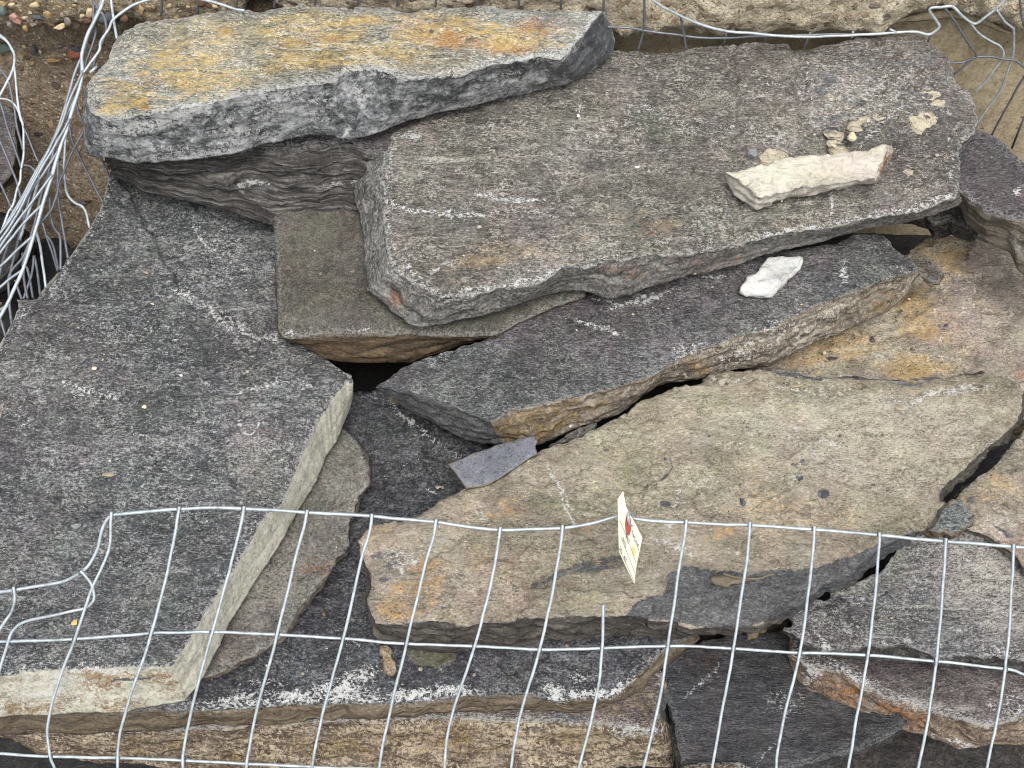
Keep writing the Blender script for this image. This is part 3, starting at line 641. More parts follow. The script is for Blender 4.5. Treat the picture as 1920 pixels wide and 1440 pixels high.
slab('flagstone', [(2010, 765, 2010, 768), (1921, 806, 1919, 812), (1890, 843, 1888, 850), (1870, 868, 1866, 876), (1850, 887, 1848, 896), (1815, 908, 1812, 916), (1800, 925, 1797, 930), (1792, 942), (1818, 962), (1800, 990, 1798, 993), (1847, 1003, 1845, 1008), (1875, 1018), (1897, 1037, 1894, 1042), (1922, 1064, 1918, 1068), (2010, 1140)],
     *frame(.112), .016, m11, 'tan schist slab at the right edge, beyond the diagonal crack', 'stone slab', G1, seed=11, terr=2, blobs=[('ochre', 1850, 915, 60, 40, 0, .5), ('white', 1860, 985, 40, 30, 0, .35), ('dark', 1815, 940, 16, 14, 0, .6), ('dark', 1880, 1000, 40, 6, 35, .6)])
m20 = stone_mat('blue_green_chip', (54, 59, 60), (82, 88, 88), (140, 145, 143), seed=20, edge_w=.3)
slab('stone_chip', [(1738, 988), (1756, 966), (1772, 958), (1786, 942), (1800, 944), (1826, 968), (1812, 974), (1820, 984), (1786, 1002), (1774, 992), (1756, 1000)], *frame(.118), .012, m20,
     'blue-grey broken lump wedged at the lower end of the diagonal crack', 'stone chip', None, seed=20, terr=2, step=.002, rough=1.4, bevel=.3, jag=1.8)

# right back stones
m9 = stone_mat('ochre_schist', (118, 108, 94), (158, 148, 130), (206, 198, 180), spk=.85, tint=(146, 132, 124), tint_amt=.6, seed=9, stretch=1.7, fleck=.55, edge_w=.2, ochre=(180, 152, 104), ochre2=(160, 116, 74))
s9 = slab('flagstone', [(1380, 740), (1300, 800), (1480, 600), (1640, 520), (1690, 485), (1703, 470), (1727, 446), (1745, 440), (1780, 438), (1827, 444), (1863, 456), (1900, 480), (1960, 530), (2040, 600), (2030, 740), (1920, 780), (1700, 790)],
     *frame(.085, (-2, 0)), .05, m9, 'ochre stained schist slab at right, behind the big tan slab', 'stone slab', G1, seed=9, terr=1.6, rough=1.3,
     blobs=[('ochre', 1500, 660, 90, 40, 0, .7), ('ochre', 1590, 640, 70, 36, -8, 1), ('ochre', 1700, 690, 70, 26, 0, 1), ('ochre', 1730, 590, 60, 50, 20, .8), ('ochre', 1770, 480, 60, 40, 0, .75), ('rust', 1690, 550, 20, 26, 0, .6),
            ('ochre', 1800, 650, 50, 40, 0, .6), ('ochre', 1860, 560, 40, 40, 0, .3), ('dark', 1562, 672, 13, 4, -8, 1), ('dark', 1636, 634, 7, 6, 60, .9), ('dark', 1620, 660, 8, 4, 0, .8), ('dark', 1740, 712, 60, 5, 3, .6), ('pale', 1640, 620, 60, 40, -30, .3), ('rust', 1910, 700, 20, 8, 0, .8)])
m16 = stone_mat('plain_dark_slate', (50, 52, 54), (76, 78, 79), (128, 128, 126), seed=16, grain_ang=-20, stretch=2.6, fleck=.35, side=((84, 78, 68), (112, 104, 92), (138, 130, 118)), plain=True, side_white=.15, sspeck=.2, edge_w=.35)
slab('flagstone', [(1800, 277), (1832, 240), (1863, 252), (1897, 278), (1925, 304), (2020, 340), (2020, 440, 2000, 560), (1960, 424, 1960, 545), (1925, 410, 1925, 520), (1905, 404, 1908, 508), (1887, 403, 1893, 474), (1847, 387, 1848, 450), (1820, 370, 1813, 418), (1802, 358, 1802, 385), (1780, 340)],
     *frame(.17, (3, -4)), .05, m16, 'plain dark slab against the tan wall at the right edge', 'stone slab', G1, seed=16, terr=.8, rough=.7, blobs=[('white', 1910, 360, 9, 11, 0, 1), ('white', 1820, 372, 30, 5, 25, .6), ('white', 1905, 460, 12, 30, -20, .5)])
m16b = stone_mat('layered_dark_chunk', (44, 42, 40), (68, 64, 60), (110, 104, 96), seed=17, stretch=5, bump=1.6, side=((36, 34, 32), (62, 58, 54), (104, 98, 90)))
slab('stone_chip', [(1660, 385), (1800, 375), (1826, 400, 1832, 432), (1823, 428, 1824, 453), (1805, 420, 1795, 445), (1780, 405, 1786, 440), (1750, 412, 1752, 447), (1735, 400, 1742, 428), (1700, 400, 1708, 420)], *frame(.135), .03, m16b,
     'dark layered lump wedged below the right end of the big grey slab', 'stone chip', None, seed=17, strata=2.5, rough=1.4, step=.002)
m17 = stone_mat('dark_brown_wedge', (60, 54, 46), (86, 78, 68), (128, 120, 106), seed=18, stretch=5, bump=1.4)
slab('stone_chip', [(1700, 476), (1740, 482), (1758, 496), (1767, 510, 1768, 514), (1762, 526, 1762, 533), (1747, 527, 1747, 535), (1730, 512, 1730, 520), (1712, 495)], *frame(.13, (4, 0)), .012, m17,
     'small dark wedge stone on the ochre slab beside the long slab end', 'stone chip', None, seed=18, step=.002, terr=2)

# pale-edged big slab on the left with the thinner olive slab under it
m4 = stone_mat('olive_slate', (74, 72, 68), (104, 101, 95), (150, 146, 138), tint=(112, 92, 88), tint_amt=.5, seed=4, stretch=1.3, fleck=.35, edge_w=.25, side=((60, 56, 50), (92, 84, 76), (130, 120, 108)), green=(112, 114, 92))
slab('flagstone', [(600, 800), (640, 803), (660, 817, 662, 820), (677, 840, 680, 843), (690, 877, 692, 880), (687, 910, 690, 914), (670, 930, 672, 936), (663, 960, 666, 964), (655, 973, 656, 980), (647, 1037, 650, 1043), (633, 1043, 634, 1052), (600, 1093, 602, 1101), (560, 1140, 563, 1149), (533, 1187, 536, 1198),
     (513, 1207, 516, 1218), (467, 1233, 470, 1242), (403, 1265, 405, 1271), (387, 1268, 388, 1274), (340, 1262), (300, 1230), (330, 1080), (500, 830)], *frame(.092), .014, m4,
     'thin olive-grey slab showing between the pale sawn strip and the dark slab', 'stone slab', G1, seed=4, terr=1.2, rough=1, jag=1.6,
     blobs=[('green', 560, 940, 60, 50, 0, .5), ('rust', 600, 1060, 40, 36, -40, .25), ('pale', 520, 1080, 60, 80, 30, .25)])
m3 = stone_mat('big_dark_slate', (50, 52, 53), (81, 83, 84), (156, 157, 155), tint=(86, 83, 84), seed=2, stretch=1.7, fleck=.75, edge_w=.6, lay=.15,
               sbump=.25, side=((160, 158, 142), (186, 184, 168), (206, 204, 190)), sspeck=.12, side_white=.05, ochre2=(140, 108, 70))
s3 = slab('flagstone', [(300, 318), (207, 327, 206, 330), (203, 350, 201, 354), (200, 363, 198, 366), (190, 390, 188, 394), (167, 430, 165, 434), (133, 480, 130, 484), (123, 490), (110, 507, 107, 512), (90, 530, 87, 535), (73, 557, 70, 562), (50, 556, 48, 562), (33, 558, 31, 562), (31, 567), (33, 577, 31, 584), (20, 607, 17, 614), (7, 630, 3, 638),
     (-2, 650, -8, 658), (-14, 700), (-6, 750), (2, 772, -3, 776), (-30, 850), (-100, 1000), (-120, 1290, -120, 1360), (0, 1265, 0, 1345), (67, 1257, 50, 1343), (150, 1252, 133, 1337), (195, 1251, 200, 1340), (233, 1250, 240, 1336), (270, 1248, 263, 1327), (323, 1247, 347, 1316), (363, 1183, 372, 1288), (423, 1083, 433, 1165), (500, 960, 533, 1007), (522, 947, 560, 957), (567, 847, 594, 903), (600, 780, 613, 853), (633, 733, 633, 823),
     (650, 712, 640, 805), (661, 716, 657, 765), (659, 702, 662, 730), (640, 692, 641, 697), (600, 664, 601, 667), (575, 645), (553, 636, 554, 640), (540, 627), (590, 600), (600, 420)],
     *frame(.15), .042, m3, 'largest dark grey slab filling the left side, with a pale sawn right edge', 'stone slab', G1, seed=2, terr=1.3, rough=1.3, jag=.8, strata=.12, srough=.14, edge_len=.004, step=.0018,
     cuts=[([(220, 330), (340, 545), (380, 560), (415, 600), (450, 622), (480, 628), (530, 640), (560, 640), (620, 600), (620, 400), (300, 300)], .008, .0012), ([(470, 500), (500, 490), (525, 500), (530, 530), (480, 530)], .002, .001),
           ([(440, 760), (495, 760), (490, 800), (465, 818), (445, 800)], .0016, .001), ([(245, 795), (320, 800), (318, 812), (245, 812)], .003, .001), ([(435, 898), (490, 897), (488, 904), (436, 905)], .004, .001)],
     blobs=[('dark', [(215, 1137), (235, 1117), (260, 1100), (274, 1083)], 1.1, 3.5), ('dark', [(118, 1113), (140, 1105), (168, 1099)], .9, 3), ('white', [(452, 788), (449, 803), (465, 819), (480, 810), (493, 780)], .9, 3), ('white', [(243, 796), (248, 812), (300, 817)], .9, 3), ('dark', [(248, 806), (310, 811)], 1.1, 3.5), ('dark', [(436, 901), (492, 902)], 1.2, 3.5), ('white', [(365, 428), (369, 448), (392, 470)], .8, 4),
            ('white', [(335, 542), (372, 560), (400, 590), (415, 605), (448, 622), (480, 632), (520, 640)], .85, 7), ('white', [(152, 500), (175, 508), (200, 510)], .6, 3), ('white', [(210, 340), (203, 370), (185, 410), (150, 465), (120, 505), (90, 545)], .6, 6), ('white', [(5, 630), (25, 600), (45, 575)], .6, 6), ('white', [(300, 610), (320, 625), (340, 622)], .5, 4), ('white', [(430, 735), (470, 728), (520, 712), (560, 718), (590, 735)], .7, 5), ('white', [(130, 720), (170, 735), (210, 745)], .7, 8),
            ('rust', [(110, 1256), (325, 1254), (340, 1300), (260, 1330), (90, 1338)], .62), ('rust', [(-40, 1262), (140, 1256), (130, 1340), (-40, 1350)], .34), ('dark', [(190, 1282), (262, 1270), (310, 1266)], .5, 2.5), ('rust', [(0, 1320), (130, 1322), (130, 1340), (0, 1345)], .7), ('green', [(150, 1255), (330, 1250)], .8, 5), ('white', 420, 480, 60, 60, 0, .3), ('white', 250, 620, 160, 80, 0, .22), ('white', 300, 900, 200, 160, 0, .2), ('white', 480, 1000, 60, 90, 20, .2),
            ('white', 365, 560, 46, 12, 38, .6), ('white', 440, 605, 50, 12, 36, .55), ('white', 500, 635, 46, 9, 8, .6), ('white', 540, 615, 10, 20, -30, .75), ('white', 160, 735, 36, 16, 10, .6), ('white', 45, 600, 14, 40, 25, .45), ('white', 100, 540, 16, 26, 30, .7),
            ('white', 205, 345, 8, 30, 15, .5), ('white', 560, 720, 36, 9, 12, .45), ('white', 465, 815, 16, 4, 20, .5), ('white', 250, 808, 12, 5, 40, .6), ('white', 40, 790, 40, 14, 30, .35), ('white', 370, 430, 14, 22, -20, .4), ('white', 90, 1285, 120, 50, 0, .5),
            ('rust', 215, 1298, 100, 34, 0, .62), ('rust', 60, 1325, 90, 16, 0, .5), ('dark', 240, 1272, 60, 4, 0, .7), ('green', 200, 1262, 70, 8, 0, .6), ('white', 200, 1256, 140, 5, 0, .8), ('pale', 470, 870, 60, 30, 60, .25), ('white', 180, 1250, 200, 10, 0, .3), ('dark', 440, 570, 70, 50, 30, .35), ('green', 20, 740, 20, 20, 0, .4), ('rust', 90, 720, 70, 40, 0, .14)])

# middle stones
m6 = stone_mat('olive_grey_slab', (66, 64, 58), (92, 88, 80), (136, 131, 120), seed=6, stretch=1.1, fleck=.2, edge_w=.25, gs=1.4, tint=(88, 86, 84), lay=.8,
               side=((48, 40, 32), (82, 68, 52), (118, 100, 76)), sspeck=.15, side_white=0)
slab('flagstone', [(513, 397, 514, 402), (540, 377), (567, 366), (633, 365), (700, 355), (800, 470), (950, 520), (1100, 520), (1097, 552, 1097, 556), (1030, 577, 1030, 582), (973, 601, 975, 608), (931, 624, 931, 630), (860, 626, 870, 648), (790, 624, 812, 666), (740, 624, 770, 680), (707, 622, 705, 681), (660, 624, 673, 681), (620, 624, 640, 678), (600, 624, 612, 673), (570, 627, 580, 655), (545, 629, 556, 640), (530, 627, 534, 631), (522, 615, 521, 618), (519, 560), (517, 500, 516, 503), (515, 440)],
     *frame(.185), .034, m6, 'square-cut olive-grey slab with a rusty brown underside edge, left of centre', 'stone slab', G1, seed=6, terr=.5, rough=.5, jag=.5, strata=1.4,
     blobs=[('green', 600, 420, 80, 50, 0, .5), ('white', 545, 622, 14, 8, 0, .7), ('white', 680, 618, 30, 6, 0, .6), ('dark', 601, 547, 10, 6, -20, .6), ('rust', 640, 655, 120, 20, 0, .15), ('green', 700, 626, 100, 5, 0, .7)])
m8 = stone_mat('charcoal_slate', (48, 50, 50), (76, 78, 77), (142, 144, 142), seed=8, grain_ang=18, stretch=2.0, fleck=.6, edge_w=.25, lay=.45, gs=1.1,
               side=((72, 64, 58), (122, 112, 100), (178, 168, 150)), ochre2=(142, 116, 76), sspeck=.7)
slab('flagstone', [(710, 719, 712, 725), (727, 706), (763, 683), (807, 666), (853, 652), (907, 632), (933, 622), (973, 602), (1030, 576), (1090, 555), (1200, 510), (1330, 480), (1467, 470), (1513, 463), (1567, 455), (1600, 437), (1640, 433), (1660, 440), (1680, 463), (1703, 477), (1722, 498, 1723, 507), (1719, 506, 1722, 517), (1680, 518, 1704, 547), (1643, 529, 1670, 580), (1600, 545, 1632, 600), (1555, 562, 1582, 623),
     (1513, 579, 1510, 651), (1447, 609, 1438, 687), (1363, 634, 1382, 693), (1313, 650, 1325, 706), (1280, 665, 1280, 718), (1240, 688, 1248, 722), (1213, 704, 1219, 733), (1173, 713, 1165, 776), (1150, 720, 1130, 790), (1097, 737, 1090, 802), (1013, 753, 1042, 824), (960, 766, 1010, 834), (923, 784, 955, 834), (873, 768, 907, 833), (827, 752, 855, 818), (800, 742, 808, 791), (773, 733, 768, 771), (745, 728, 742, 751), (722, 724, 714, 729)],
     *frame(.172, (1.5, 0)), .055, m8, 'long charcoal slab slanting up through the middle, its front edge mottled cream and rust', 'stone slab', G1, seed=8, terr=1.0, rough=1.1, strata=1.0, edge_len=.004, step=.0018,
     cuts=[([(1100, 740), (1180, 712), (1215, 705), (1225, 730), (1170, 770), (1105, 790)], .002, .002)],
     blobs=[('dark', [(708, 722), (745, 729), (830, 753), (922, 786), (945, 832), (900, 832), (800, 790), (735, 745)], 1), ('white', [(1118, 556), (1170, 568), (1212, 564), (1245, 550)], .95, 4), ('white', [(1085, 600), (1120, 614), (1162, 627)], .85, 3.5), ('white', [(1583, 498), (1590, 532)], .7, 5), ('rust', [(925, 790), (1010, 762), (1100, 742), (1090, 790), (1020, 830), (950, 832)], .75), ('rust', 1130, 760, 50, 20, -25, .5), ('green', 1170, 745, 50, 20, -30, .9), ('rust', 1640, 565, 40, 22, -35, .6), ('ochre', 1640, 560, 50, 26, -35, .6), ('rust', 1310, 690, 22, 16, 0, .8), ('white', 1420, 640, 130, 30, -25, .5), ('white', 1540, 600, 60, 24, -30, .45), ('white', 1290, 665, 40, 18, -30, .5),
            ('dark', 740, 735, 60, 14, 20, .9), ('dark', 810, 780, 90, 26, 28, 1), ('dark', 890, 810, 60, 22, 20, 1), ('white', 820, 778, 18, 10, 20, .9), ('white', 905, 805, 14, 10, 20, .9), ('white', 740, 740, 40, 8, 30, .5), ('white', 1180, 565, 50, 5, -18, .9), ('white', 1230, 555, 60, 4, -16, .6), ('white', 1120, 610, 60, 4, 14, .7), ('white', 1155, 622, 30, 3, 16, .8), ('white', 1340, 522, 26, 6, 0, .8), ('white', 1585, 510, 8, 26, 0, .7), ('white', 1680, 505, 30, 6, 30, .4),
            ('green', 1400, 620, 100, 8, -28, .6), ('white', 840, 670, 50, 12, -25, .3), ('white', 1270, 660, 6, 16, -30, .5), ('dark', 1180, 770, 50, 12, -30, .3), ('white', 1440, 548, 9, 4, 0, .4)])
m7 = stone_mat('big_grey_schist', (68, 66, 62), (106, 102, 95), (172, 167, 157), tint=(106, 97, 94), tint_amt=.5, seed=7, grain_ang=8, stretch=1.9, fleck=.9, edge_w=.6, lay=.2,
               spk=.86, side=((66, 65, 64), (102, 100, 97), (162, 159, 153)), ochre=(144, 126, 98), ochre2=(146, 104, 80), sspeck=.35, side_white=.12)
s7 = slab('flagstone', [(737, 247, 683, 262), (727, 262, 655, 275), (720, 284, 655, 316), (718, 310, 657, 335), (717, 333, 660, 352), (724, 355, 665, 375), (727, 367, 670, 393), (722, 385, 675, 412), (720, 402, 680, 433), (721, 425, 681, 455), (724, 450, 682, 477), (732, 480, 687, 513), (745, 498, 690, 543), (762, 515, 720, 571), (785, 530, 740, 588), (808, 540, 757, 602), (830, 552, 773, 614), (855, 549, 808, 613), (887, 543, 873, 601), (957, 537, 940, 584),
     (1013, 526, 1000, 561), (1035, 512, 1057, 546), (1050, 499, 1075, 543), (1100, 496, 1094, 543), (1118, 492, 1113, 551), (1140, 487, 1137, 560), (1180, 485, 1173, 553), (1225, 478, 1223, 536), (1280, 470, 1273, 521), (1363, 456, 1347, 506), (1400, 449, 1423, 481), (1480, 430, 1470, 468), (1563, 420, 1530, 456), (1647, 403, 1613, 431), (1730, 387, 1697, 416), (1793, 369, 1780, 393), (1800, 350, 1801, 378), (1800, 333), (1803, 300), (1799, 280), (1806, 266), (1827, 247, 1826, 256), (1832, 213), (1828, 190), (1820, 167), (1793, 147), (1786, 130), (1780, 113), (1757, 93), (1737, 70), (1707, 63), (1660, 67), (1597, 69), (1580, 76),
     (1513, 88), (1493, 88), (1480, 80), (1430, 77), (1363, 80), (1300, 88), (1273, 96), (1207, 93), (1150, 90), (1000, 140), (800, 205)],
     *frame(.245, (-1, 0)), .044, m7, 'huge grey slab right of centre with a pale stone offcut lying on it', 'stone slab', G1, seed=7, terr=1.3, rough=1.1, jag=1.1, strata=.4, wave=1.6, edge_len=.005, step=.0018,
     cuts=[([(1366, 80), (1384, 80), (1386, 250), (1394, 320), (1400, 452), (1370, 458), (1372, 330), (1370, 200)], .0045, .003), ([(1480, 84), (1500, 88), (1512, 160), (1520, 230), (1500, 240), (1494, 170)], .0045, .003),
           ([(1100, 497), (1180, 480), (1300, 470), (1363, 456), (1370, 440), (1300, 452), (1200, 462), (1140, 470), (1105, 480)], .003, .004)],
     blobs=[('white', [(730, 380), (800, 398), (870, 405), (960, 398)], .75, 5), ('white', [(890, 366), (940, 373), (1000, 380)], .95, 4), ('white', [(868, 249), (905, 240), (940, 231)], .8, 3), ('white', [(800, 517), (835, 497), (872, 477)], .9, 3.5), ('white', [(1610, 275), (1640, 243), (1674, 212)], .95, 3), ('white', [(1553, 356), (1560, 375), (1559, 396)], .95, 3.5),
            ('white', [(1028, 170), (1055, 195)], .7, 3), ('white', [(1235, 143), (1285, 151)], .7, 3), ('white', [(915, 260), (920, 285), (918, 310), (926, 328)], .7, 3.5), ('white', [(1085, 195), (1078, 215), (1066, 245)], .75, 4), ('white', [(925, 505), (960, 500), (1010, 512)], .6, 3), ('white', [(1010, 300), (1040, 340), (1050, 370)], .5, 3), ('white', [(1130, 240), (1230, 225), (1330, 250), (1400, 240)], .5, 12),
            ('white', [(830, 553), (800, 535), (765, 508), (740, 470), (728, 420), (722, 350), (730, 280), (745, 250)], .6, 7), ('white', [(830, 553), (890, 541), (960, 535), (1012, 524), (1048, 500)], .75, 5), ('white', [(1400, 455), (1480, 433), (1560, 420), (1650, 402), (1790, 370)], .7, 6),
            ('dark', [(1366, 120), (1376, 180), (1384, 250), (1390, 330)], .45, 4), ('dark', [(1496, 110), (1510, 160), (1515, 210), (1525, 232)], .5, 4), ('white', [(1504, 110), (1520, 165), (1528, 225), (1550, 250)], .5, 8), ('dark', [(1363, 330), (1364, 400), (1366, 450)], .7, 4), ('dark', [(1050, 505), (1090, 500), (1140, 488)], .8, 4),
            ('dark', [(1530, 90), (1740, 80), (1790, 150), (1825, 200), (1820, 250), (1790, 290), (1700, 300), (1560, 290), (1530, 240), (1520, 160)], .42), ('green', 1250, 240, 90, 40, 10, .5), ('rust', 1250, 430, 120, 30, 0, .18), ('ochre', 1180, 420, 160, 30, -6, .3), ('ochre', 900, 490, 120, 30, -14, .6), ('ochre', 1050, 460, 150, 40, 0, .35), ('ochre', 1480, 420, 60, 20, -10, .45), ('rust', 748, 563, 24, 20, -40, 1), ('white', 770, 255, 24, 12, 0, .8), ('white', 980, 375, 50, 4, 8, .8), ('white', 850, 400, 90, 7, 5, .55), ('white', 940, 240, 60, 4, -14, .5), ('white', 860, 490, 60, 4, -32, .6),
            ('white', 700, 330, 16, 60, 0, .45), ('white', 700, 440, 12, 50, 0, .45), ('white', 740, 510, 20, 30, -20, .5), ('white', 850, 560, 80, 6, -8, .55), ('white', 1000, 400, 140, 12, 4, .3), ('white', 1080, 220, 8, 30, 30, .5), ('white', 920, 260, 14, 6, 40, .7), ('white', 1240, 220, 90, 26, 15, .4), ('pale', 1590, 170, 100, 60, 10, .35),
            ('white', 1620, 170, 150, 80, 0, .42), ('white', 1450, 270, 50, 70, 0, .4), ('white', 1440, 160, 40, 60, 0, .3), ('green', 1380, 300, 16, 120, 0, .5), ('white', 1780, 300, 14, 60, 0, .35), ('dark', 1740, 360, 50, 12, -10, .3), ('rust', 1300, 500, 140, 18, -8, .35), ('rust', 1180, 510, 50, 16, 0, .4), ('green', 1130, 470, 60, 16, -10, .5), ('white', 1700, 395, 80, 6, -14, .5), ('white', 1650, 230, 4, 40, 45, .6), ('green', 1540, 270, 50, 24, 0, .5), ('white', 960, 560, 50, 8, -22, .35)])
m2 = stone_mat('layered_dark_side', (48, 46, 45), (70, 67, 65), (120, 116, 112), seed=22, stretch=3, sspeck=.05, side=((36, 35, 34), (76, 73, 71), (146, 142, 136)), side_white=.12, lay=1.3, bump=1.7)
slab('flagstone', [(250, 190), (700, 150), (800, 200), (760, 300, 800, 420), (655, 262, 700, 424), (560, 268, 515, 423), (480, 272, 433, 400), (400, 280, 367, 380), (350, 284, 317, 370), (290, 286, 267, 357), (240, 284, 233, 338), (198, 288, 206, 328)], *frame(.235), .06, m2,
     'dark slab with a finely layered side, tucked beneath the ochre topped slab', 'stone slab', G1, seed=22, strata=1.3, rough=1.2, jag=.8, blobs=[('white', 465, 345, 36, 7, -3, .95), ('white', 640, 345, 40, 6, -3, .7), ('white', 400, 397, 20, 3, 20, .5)])
m1 = stone_mat('ochre_topped_slab', (84, 88, 86), (132, 134, 126), (208, 206, 196), tint=(140, 130, 104), tint_amt=.6, seed=1, grain_ang=14, stretch=3.2, fleck=.85, edge_w=1.0, lay=.25, plain=True,
               ochre=(190, 164, 104), ochre2=(176, 124, 70), side=((60, 62, 63), (110, 112, 113), (190, 192, 193)), side_white=1.0, sspeck=.25)
slab('flagstone', [(217, 62), (233, 52), (277, 31), (350, 24), (457, 19), (533, 12), (633, 8), (707, 10), (807, 11), (973, 14), (1073, 18), (1113, 25), (1127, 23, 1135, 30), (1118, 34, 1150, 60), (1107, 43, 1155, 80), (1098, 56, 1150, 95), (1087, 67, 1140, 107), (1070, 90, 1113, 130), (1050, 115, 1085, 147), (1030, 108, 1060, 157), (1010, 100, 1040, 163), (970, 108, 1000, 173), (923, 116, 933, 187),
     (885, 126, 873, 201), (853, 137, 827, 208), (813, 143, 780, 224), (760, 146, 740, 237), (733, 137, 712, 248), (707, 128, 683, 257), (672, 128, 660, 262), (640, 134, 640, 262), (633, 148, 625, 256), (600, 155, 583, 255), (567, 160, 545, 262), (520, 167, 500, 270), (467, 173, 433, 290), (433, 180, 383, 296), (400, 187, 358, 299), (333, 200, 333, 300), (300, 207, 296, 304), (267, 213, 260, 306), (230, 216, 240, 302), (200, 218, 205, 297),
     (185, 213, 187, 295), (173, 208, 170, 290), (162, 196, 156, 283), (157, 177, 155, 245), (160, 158, 157, 210), (167, 140, 160, 170), (180, 125), (197, 106), (208, 80)],
     *frame(.315, (1, 0)), .068, m1, 'ochre and orange stained slab on top of the pile, with a whitish front face', 'stone slab', G1, seed=1, terr=1.8, rough=1.0, srough=.9, jag=1.1, strata=.25, wave=1.4, edge_len=.007, step=.0018,
     cuts=[([(770, 60), (790, 80), (840, 92), (900, 95), (960, 105), (1000, 95), (940, 78), (860, 70), (800, 40), (776, 42)], .004, .003), ([(640, 150), (700, 130), (760, 147), (700, 170), (645, 165)], .003, .003)],
     blobs=[('ochre', 330, 130, 130, 70, -8, .75), ('ochre', 230, 190, 70, 30, -20, .85), ('ochre', 420, 60, 60, 20, 0, .7), ('ochre', 430, 150, 90, 36, -10, .7), ('ochre', 600, 60, 140, 40, -6, .95), ('ochre', 700, 100, 110, 30, -4, .95), ('ochre', 820, 60, 120, 40, 0, 1), ('ochre', 940, 70, 110, 30, 0, 1), ('ochre', 560, 110, 100, 30, -10, .8),
            ('rust', 860, 75, 90, 22, 8, .8), ('rust', 960, 92, 60, 12, 10, .9), ('rust', 1000, 48, 60, 22, 0, .7), ('rust', 780, 40, 60, 16, 0, .5), ('rust', 690, 40, 30, 10, 0, .5), ('rust', 430, 60, 20, 10, 0, .5), ('rust', 270, 198, 10, 5, 0, .8), ('rust', 540, 50, 30, 10, -10, .5), ('rust', 600, 75, 50, 8, -10, .5), ('rust', 300, 150, 40, 8, -8, .5),
            ('white', 260, 232, 90, 22, -20, .9), ('white', 330, 220, 90, 14, -12, 1), ('white', 440, 255, 60, 26, -10, .8), ('white', 520, 200, 70, 24, -8, .7), ('white', 590, 200, 40, 50, 0, .55), ('white', 420, 285, 80, 12, -8, .9), ('white', 290, 285, 90, 20, -6, .65), ('white', 205, 260, 9, 40, 0, .9), ('white', 662, 170, 26, 10, 40, .9),
            ('white', 672, 200, 8, 40, 25, .8), ('white', 960, 145, 40, 22, 0, .65), ('white', 1060, 110, 60, 14, -30, .7), ('white', 1010, 105, 70, 8, -6, .9), ('white', 880, 125, 100, 8, -12, .7), ('white', 1100, 85, 10, 20, 0, .4), ('white', 850, 205, 100, 5, -12, .8), ('white', 1130, 85, 8, 8, 0, .7), ('white', 1085, 135, 20, 6, 0, .6), ('white', 700, 130, 80, 8, 0, .6),
            ('dark', [(1127, 25), (1150, 62), (1155, 85), (1140, 108), (1113, 130), (1085, 147), (1062, 150), (1052, 118), (1075, 95), (1100, 55)], .95), ('white', [(655, 160), (672, 178), (672, 200), (663, 225), (650, 248), (642, 260)], 1.1, 6), ('white', [(640, 155), (700, 140), (760, 150), (860, 130), (1000, 106), (1060, 100)], .7, 6), ('white', [(202, 225), (206, 260), (206, 296)], 1.1, 6), ('white', [(206, 245), (260, 228), (330, 212), (470, 182), (560, 166)], 1.1, 10), ('white', [(1060, 90), (1090, 60), (1112, 35)], .8, 5), ('white', [(1050, 150), (1060, 130), (1085, 118), (1110, 100)], .7, 3), ('dark', 900, 160, 50, 24, 0, .35), ('dark', 660, 215, 30, 40, 0, .5), ('dark', 175, 250, 20, 40, 0, .6), ('dark', 1050, 130, 30, 10, -30, .7), ('dark', 801, 54, 6, 4, 0, 1), ('dark', 780, 170, 60, 22, 0, .4), ('white', 233, 143, 24, 3, 0, .9), ('white', 340, 98, 40, 3, 3, .8), ('dark', 650, 145, 30, 10, 0, .5)])
m10 = stone_mat('tan_schist_big', (110, 104, 90), (154, 145, 125), (202, 194, 174), spk=.78, tint=(154, 141, 126), tint_amt=.6, seed=10, grain_ang=4, stretch=1.9, fleck=.4, edge_w=.15, lay=.9, bump=1.1,
                ochre=(178, 144, 94), ochre2=(146, 112, 80), side=((54, 52, 50), (80, 76, 71), (116, 110, 100)), sspeck=.1, side_white=.06, green=(126, 128, 104))
